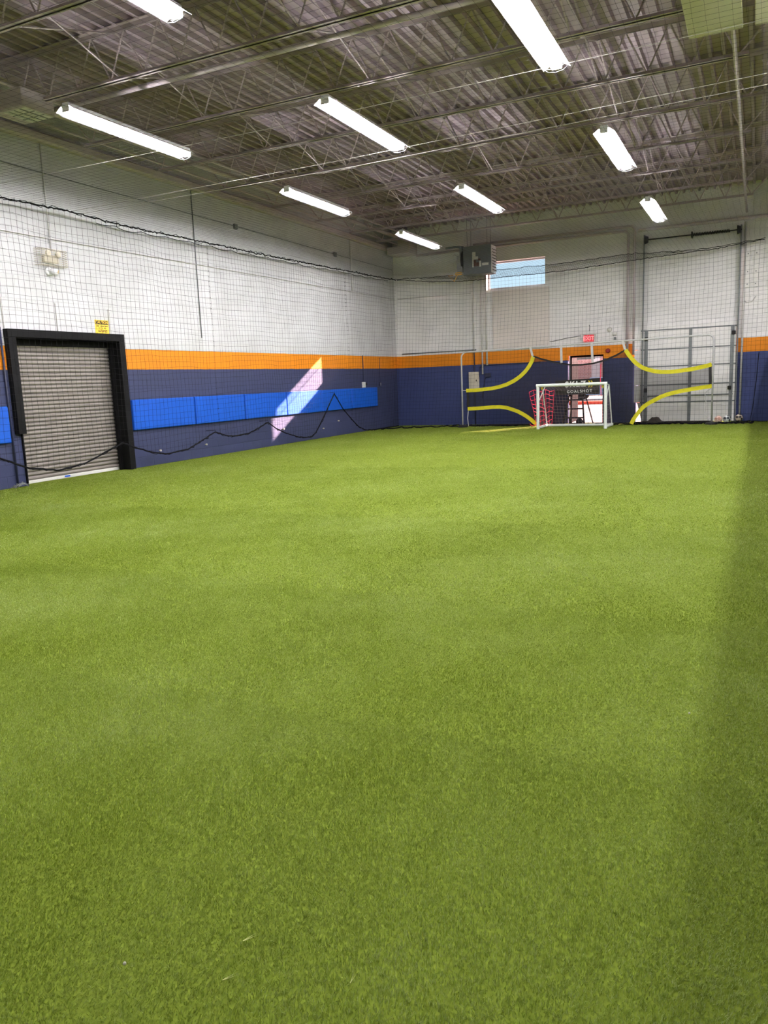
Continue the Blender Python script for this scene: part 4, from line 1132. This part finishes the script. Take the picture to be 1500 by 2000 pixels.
def gnet(u, v):   # u across 0..1, v from crossbar 0 down the back to 1
    x = gx0 + (gx1 - gx0) * u
    y = np.interp(v, [0, 0.3, 1], [gy0, gy0 + 0.5, gy1 - 0.02]); z = np.interp(v, [0, 0.3, 1], [gh - 0.03, gh - 0.12, 0.08])
    sag = 0.06 * np.sin(np.pi * v) * np.sin(np.pi * u)
    return np.stack([x + 0 * v, y + 0.02 * np.sin(u * 17 + v * 9), z - sag], -1)
for u in np.linspace(0, 1, 21): v = np.linspace(0, 1, 14); paths.append(gnet(np.full(14, u), v))
for v in np.linspace(0, 1, 17): u = np.linspace(0, 1, 21); paths.append(gnet(u, np.full(21, v)))
for xx_ in (gx0, gx1):
    for q in np.linspace(0.1, 0.95, 8):
        y = gy0 + (gy1 - gy0) * q; zt = float(np.interp(y, [gy0, gy0 + 0.5, gy1], [gh, gh - 0.12, 0.08]))
        paths.append(np.array([(xx_, y, zt), (xx_ + 0.02, y, zt * 0.5 + 0.03), (xx_, y, 0.08)]))
    for z in np.linspace(0.15, 1.1, 8):
        ye = float(np.interp(z, [0.08, gh - 0.12, gh], [gy1, gy0 + 0.5, gy0 + 0.05]))
        paths.append(np.array([(xx_, gy0, z), (xx_ + 0.02, (gy0 + ye) / 2, z - 0.03), (xx_, ye, z)]))
net_object('goal_net', paths, 0.0022, t, M['white_net'])

# pink cord net folded up behind the small goal
t = thing('pink_folded_net', (5.6, 24.08, 0.02), 'bright pink cord net standing folded behind the left post of the small goal', 'net')
paths = []
def pnet(u, v):
    x = 5.2 + 0.78 * u + 0.13 * (1 - v) * (0.5 - u) * 1.2 + 0.14 * (1 - v) * (1 - u)
    y = 24.08 + 0.04 * np.sin(u * 14) + 0.02 * np.sin(v * 6)
    z = 0.05 + 1.06 * v + 0.03 * np.sin(u * 14 + v * 5)
    return np.stack([x, y, z], -1)
for u in np.linspace(0, 1, 7): v = np.linspace(0, 1, 14); paths.append(pnet(np.full(14, u), v))
for v in np.linspace(0, 1, 9): u = np.linspace(0, 1, 16); paths.append(pnet(u, np.full(16, v)))
net_object('cord_mesh', paths, 0.008, t, M['pink'])
g = MB(); g.tube([tuple(p) for p in ragged([(5.22, 24.06, 0.05), (5.6, 24.05, 0.04), (6.1, 24.06, 0.04)], 0.015, 77, 0.06)], 0.014, 6); g.build('gathered_hem', M['pink'], t)

g = MB(); g.tube([tuple(q) for q in ragged([(7.40, 24.08, 1.85), (7.38, 24.07, 1.4), (7.42, 24.08, 0.85)], 0.006, 78, 0.08)], 0.012, 6)
tag(g.build('pink_ribbon', M['pink']), 'thin pink ribbon hanging down in front of the right jamb of the open doorway', 'ribbon')

# step ladder in front of the doorway, behind the target sheet
t = thing('step_ladder', (6.5, 24.95, 0.0), 'dark step ladder standing in the open doorway behind the target sheet', 'ladder')
g = MB(); g.tube([(6.10, 24.72, 0.0), (6.33, 24.93, 1.2)], 0.03, 6); g.build('front_rail', M['ladder'], t)
g = MB(); g.tube([(6.78, 24.72, 0.0), (6.66, 24.93, 1.2)], 0.03, 6); g.build('front_rail', M['ladder'], t)
g = MB(); g.tube([(6.2, 25.3, 0.0), (6.36, 25.0, 1.2)], 0.022, 6); g.build('rear_rail', M['ladder'], t)
g = MB(); g.tube([(6.95, 25.3, 0.0), (6.68, 25.0, 1.2)], 0.022, 6); g.build('rear_rail', M['ladder'], t)
for k, z in enumerate((0.22, 0.5, 0.78, 1.04)):
    f = z / 1.2; a = 6.10 + 0.23 * f; b_ = 6.78 - 0.12 * f; yy_ = 24.72 + 0.21 * f
    g = MB(); g.bbox(a, b_, yy_ - 0.04, yy_ + 0.05, z - 0.02, z + 0.02, 0.006); g.build('step', M['ladder'], t)
g = MB(); g.bbox(6.3, 6.7, 24.86, 25.06, 1.19, 1.24, 0.01); g.build('top_cap', M['ladder'], t)

def soccer_ball(x, y, material, label):
    g = MB(); g.sphere((x, y, 0.11), 0.11, 24, 14)
    o = g.build('soccer_ball', material, smooth=True, origin=(x, y, 0.11))
    return tag(o, label, 'ball', 'soccer balls by the back wall')
soccer_ball(10.66, 24.66, M['ball_pink'], 'peach and white soccer ball beside the right post of the target frame')
soccer_ball(10.89, 24.78, M['ball_grey'], 'grey and white soccer ball between the peach ball and the door track')
soccer_ball(11.2, 25.33, M['ball_tan'], 'tan patterned soccer ball against the navy wall, right of the door track')
soccer_ball(6.68, 24.5, M['ball_dark'], 'dark soccer ball behind the small goal net')

# dark cloth heap and red-brown strip at the foot of the overhead door
g = MB(); rows = []
for i in range(15):
    u = i / 14; x = 8.35 + 0.92 * u
    h = 0.02 + 0.2 * math.exp(-((u - 0.6) / 0.22) ** 2) + 0.06 * math.exp(-((u - 0.2) / 0.15) ** 2) + 0.015 * math.sin(i * 2.1)
    rows.append([(x, 24.5 + 0.42 * k / 8, max(0.003, h * math.sin(math.pi * k / 8) ** 0.8 + (0.012 * math.sin(i * 1.7 + k * 2.3) if 0 < k < 8 else 0))) for k in range(9)])
g.strip(rows); tag(g.build('cloth_heap', M['tarp'], smooth=True), 'dark brown cloth heap on the floor by the left edge of the overhead door', 'cloth')
g = MB(); g.bbox(3.6, 5.7, 24.75, 24.85, 0.0, 0.05, 0.01); tag(g.build('floor_strip', M['tarp']), 'dark brown strip on the floor along the navy back wall, behind the yellow edge', 'floor strip')
g = MB(); g.bbox(8.3, 10.45, 24.95, 25.05, 0.0, 0.06, 0.01); tag(g.build('floor_strip', M['tarp']), 'dark brown strip on the floor along the foot of the overhead door', 'floor strip')

# loose bits lying on the turf in the foreground
for (x, y, a, ln_, lab) in ((10.75, 1.555, 1.4, 0.03, 'pale loose grass blade standing up from the turf at bottom centre'), (10.43, 1.431, 0.6, 0.04, 'pale loose grass blade lying on the turf at bottom left of centre'), (10.394, 1.574, 0.75, 0.045, 'pale forked grass strand lying on the turf, topmost of three near the bottom')):
    g = MB(); dx_, dy_ = math.cos(a) * ln_, math.sin(a) * ln_
    for q in (0.0, 0.25):
        c_, s_ = math.cos(a + q) * ln_, math.sin(a + q) * ln_
        g.add([(x - s_ * 0.03, y + c_ * 0.03, 0.012), (x + s_ * 0.03, y - c_ * 0.03, 0.012), (x + c_, y + s_, 0.020), (x, y, 0.010)], [(0, 1, 2), (1, 3, 2), (3, 0, 2), (0, 3, 1)])
    tag(g.build('loose_grass_blade', M['straw']), lab, 'grass blade')
for (x, y, lab) in ((11.431, 3.591, 'tiny white speck on the turf right of centre'), (10.142, 1.373, 'tiny white speck on the turf at lower left')):
    g = MB(); g.sphere((x, y, 0.013), 0.005, 8, 6); tag(g.build('white_speck', M['label']), lab, 'speck')

# ================================================================== TURF PILE
def turf():
    r = np.random.default_rng(11)
    X, Y, K = [], [], []
    # density falls with distance from the camera
    bands = [(1.0, 3.0, 40000), (3.0, 5.0, 22000), (5.0, 8.0, 9500), (8.0, 13.0, 3000), (13.0, 25.4, 750)]
    for a, b_, dens in bands:
        # keep to what the camera side of the pitch can show, with a margin
        xl = 0.05
        n_ = int((12.0 - xl) * (b_ - a) * dens)
        x = r.uniform(xl, 11.94, n_); y = r.uniform(a, b_, n_)
        left = 11.6587 - 1.35 * (y + 0.9)
        rgt = 11.98
        k = (x > left - 0.3) & (x < rgt)
        X.append(x[k]); Y.append(y[k]); K.append(np.full(k.sum(), math.sqrt(40000 / dens)))
    X, Y, K = map(np.concatenate, (X, Y, K))
    n_ = len(X)
    wide = np.minimum(K, 6.0)
    h = r.uniform(0.0065, 0.0125, n_) * np.interp(Y, [5, 9, 15], [1.1, 1.0, 0.7])
    fld = smooth_noise(X, Y, 51, (0.35, 0.9, 2.2)); fl2 = smooth_noise(X, Y, 53, (0.7, 1.7, 3.8))
    ang = 1.2 + 1.1 * fld + r.normal(0, 1.3, n_)            # nap direction
    lean = np.clip(0.75 + 0.5 * fl2 + r.normal(0, 0.25, n_), 0.1, 1.3)
    wdt = r.uniform(0.0007, 0.0012, n_) * wide
    dx, dy = np.cos(ang), np.sin(ang)
    tw = r.uniform(0, 2 * np.pi, n_)
    px, py = np.cos(tw) * wdt, np.sin(tw) * wdt
    tipx, tipy = X + dx * h * np.sin(lean), Y + dy * h * np.sin(lean)
    tz = h * np.cos(lean * 0.8)
    midx, midy = X + dx * h * np.sin(lean) * 0.35, Y + dy * h * np.sin(lean) * 0.35
    mz = tz * 0.62
    V = np.empty((n_, 5, 3), np.float32)
    z0_ = np.zeros(n_)
    V[:, 0] = np.stack([X - px, Y - py, z0_], 1); V[:, 1] = np.stack([X + px, Y + py, z0_], 1)
    V[:, 2] = np.stack([midx + px * 0.9, midy + py * 0.9, mz], 1); V[:, 3] = np.stack([midx - px * 0.9, midy - py * 0.9, mz], 1)
    V[:, 4] = np.stack([tipx, tipy, tz], 1)
    i = np.arange(n_, dtype=np.int32)[:, None] * 5
    tri = np.concatenate([i, i + 1, i + 2, i, i + 2, i + 3, i + 3, i + 2, i + 4], 1).ravel()
    me = np_mesh('turf_pile', V.reshape(-1, 3), tri, 3, M['turf_blade'])
    patch = smooth_noise(X, Y, 57, (0.4, 1.3, 3.2))
    tint = np.clip(0.5 + 0.27 * patch + r.normal(0, 0.22, n_), 0, 1)
    at = me.attributes.new('tint', 'FLOAT', 'POINT')
    at.data.foreach_set('value', np.repeat(tint, 5).astype(np.float32))
    o = bpy.data.objects.new('turf_pile', me); COL.objects.link(o)
    tag(o, 'short green artificial grass pile covering the pitch', 'artificial grass', kind='stuff')
turf()

for o in bpy.data.objects:
    if '_w' in o: del o['_w']
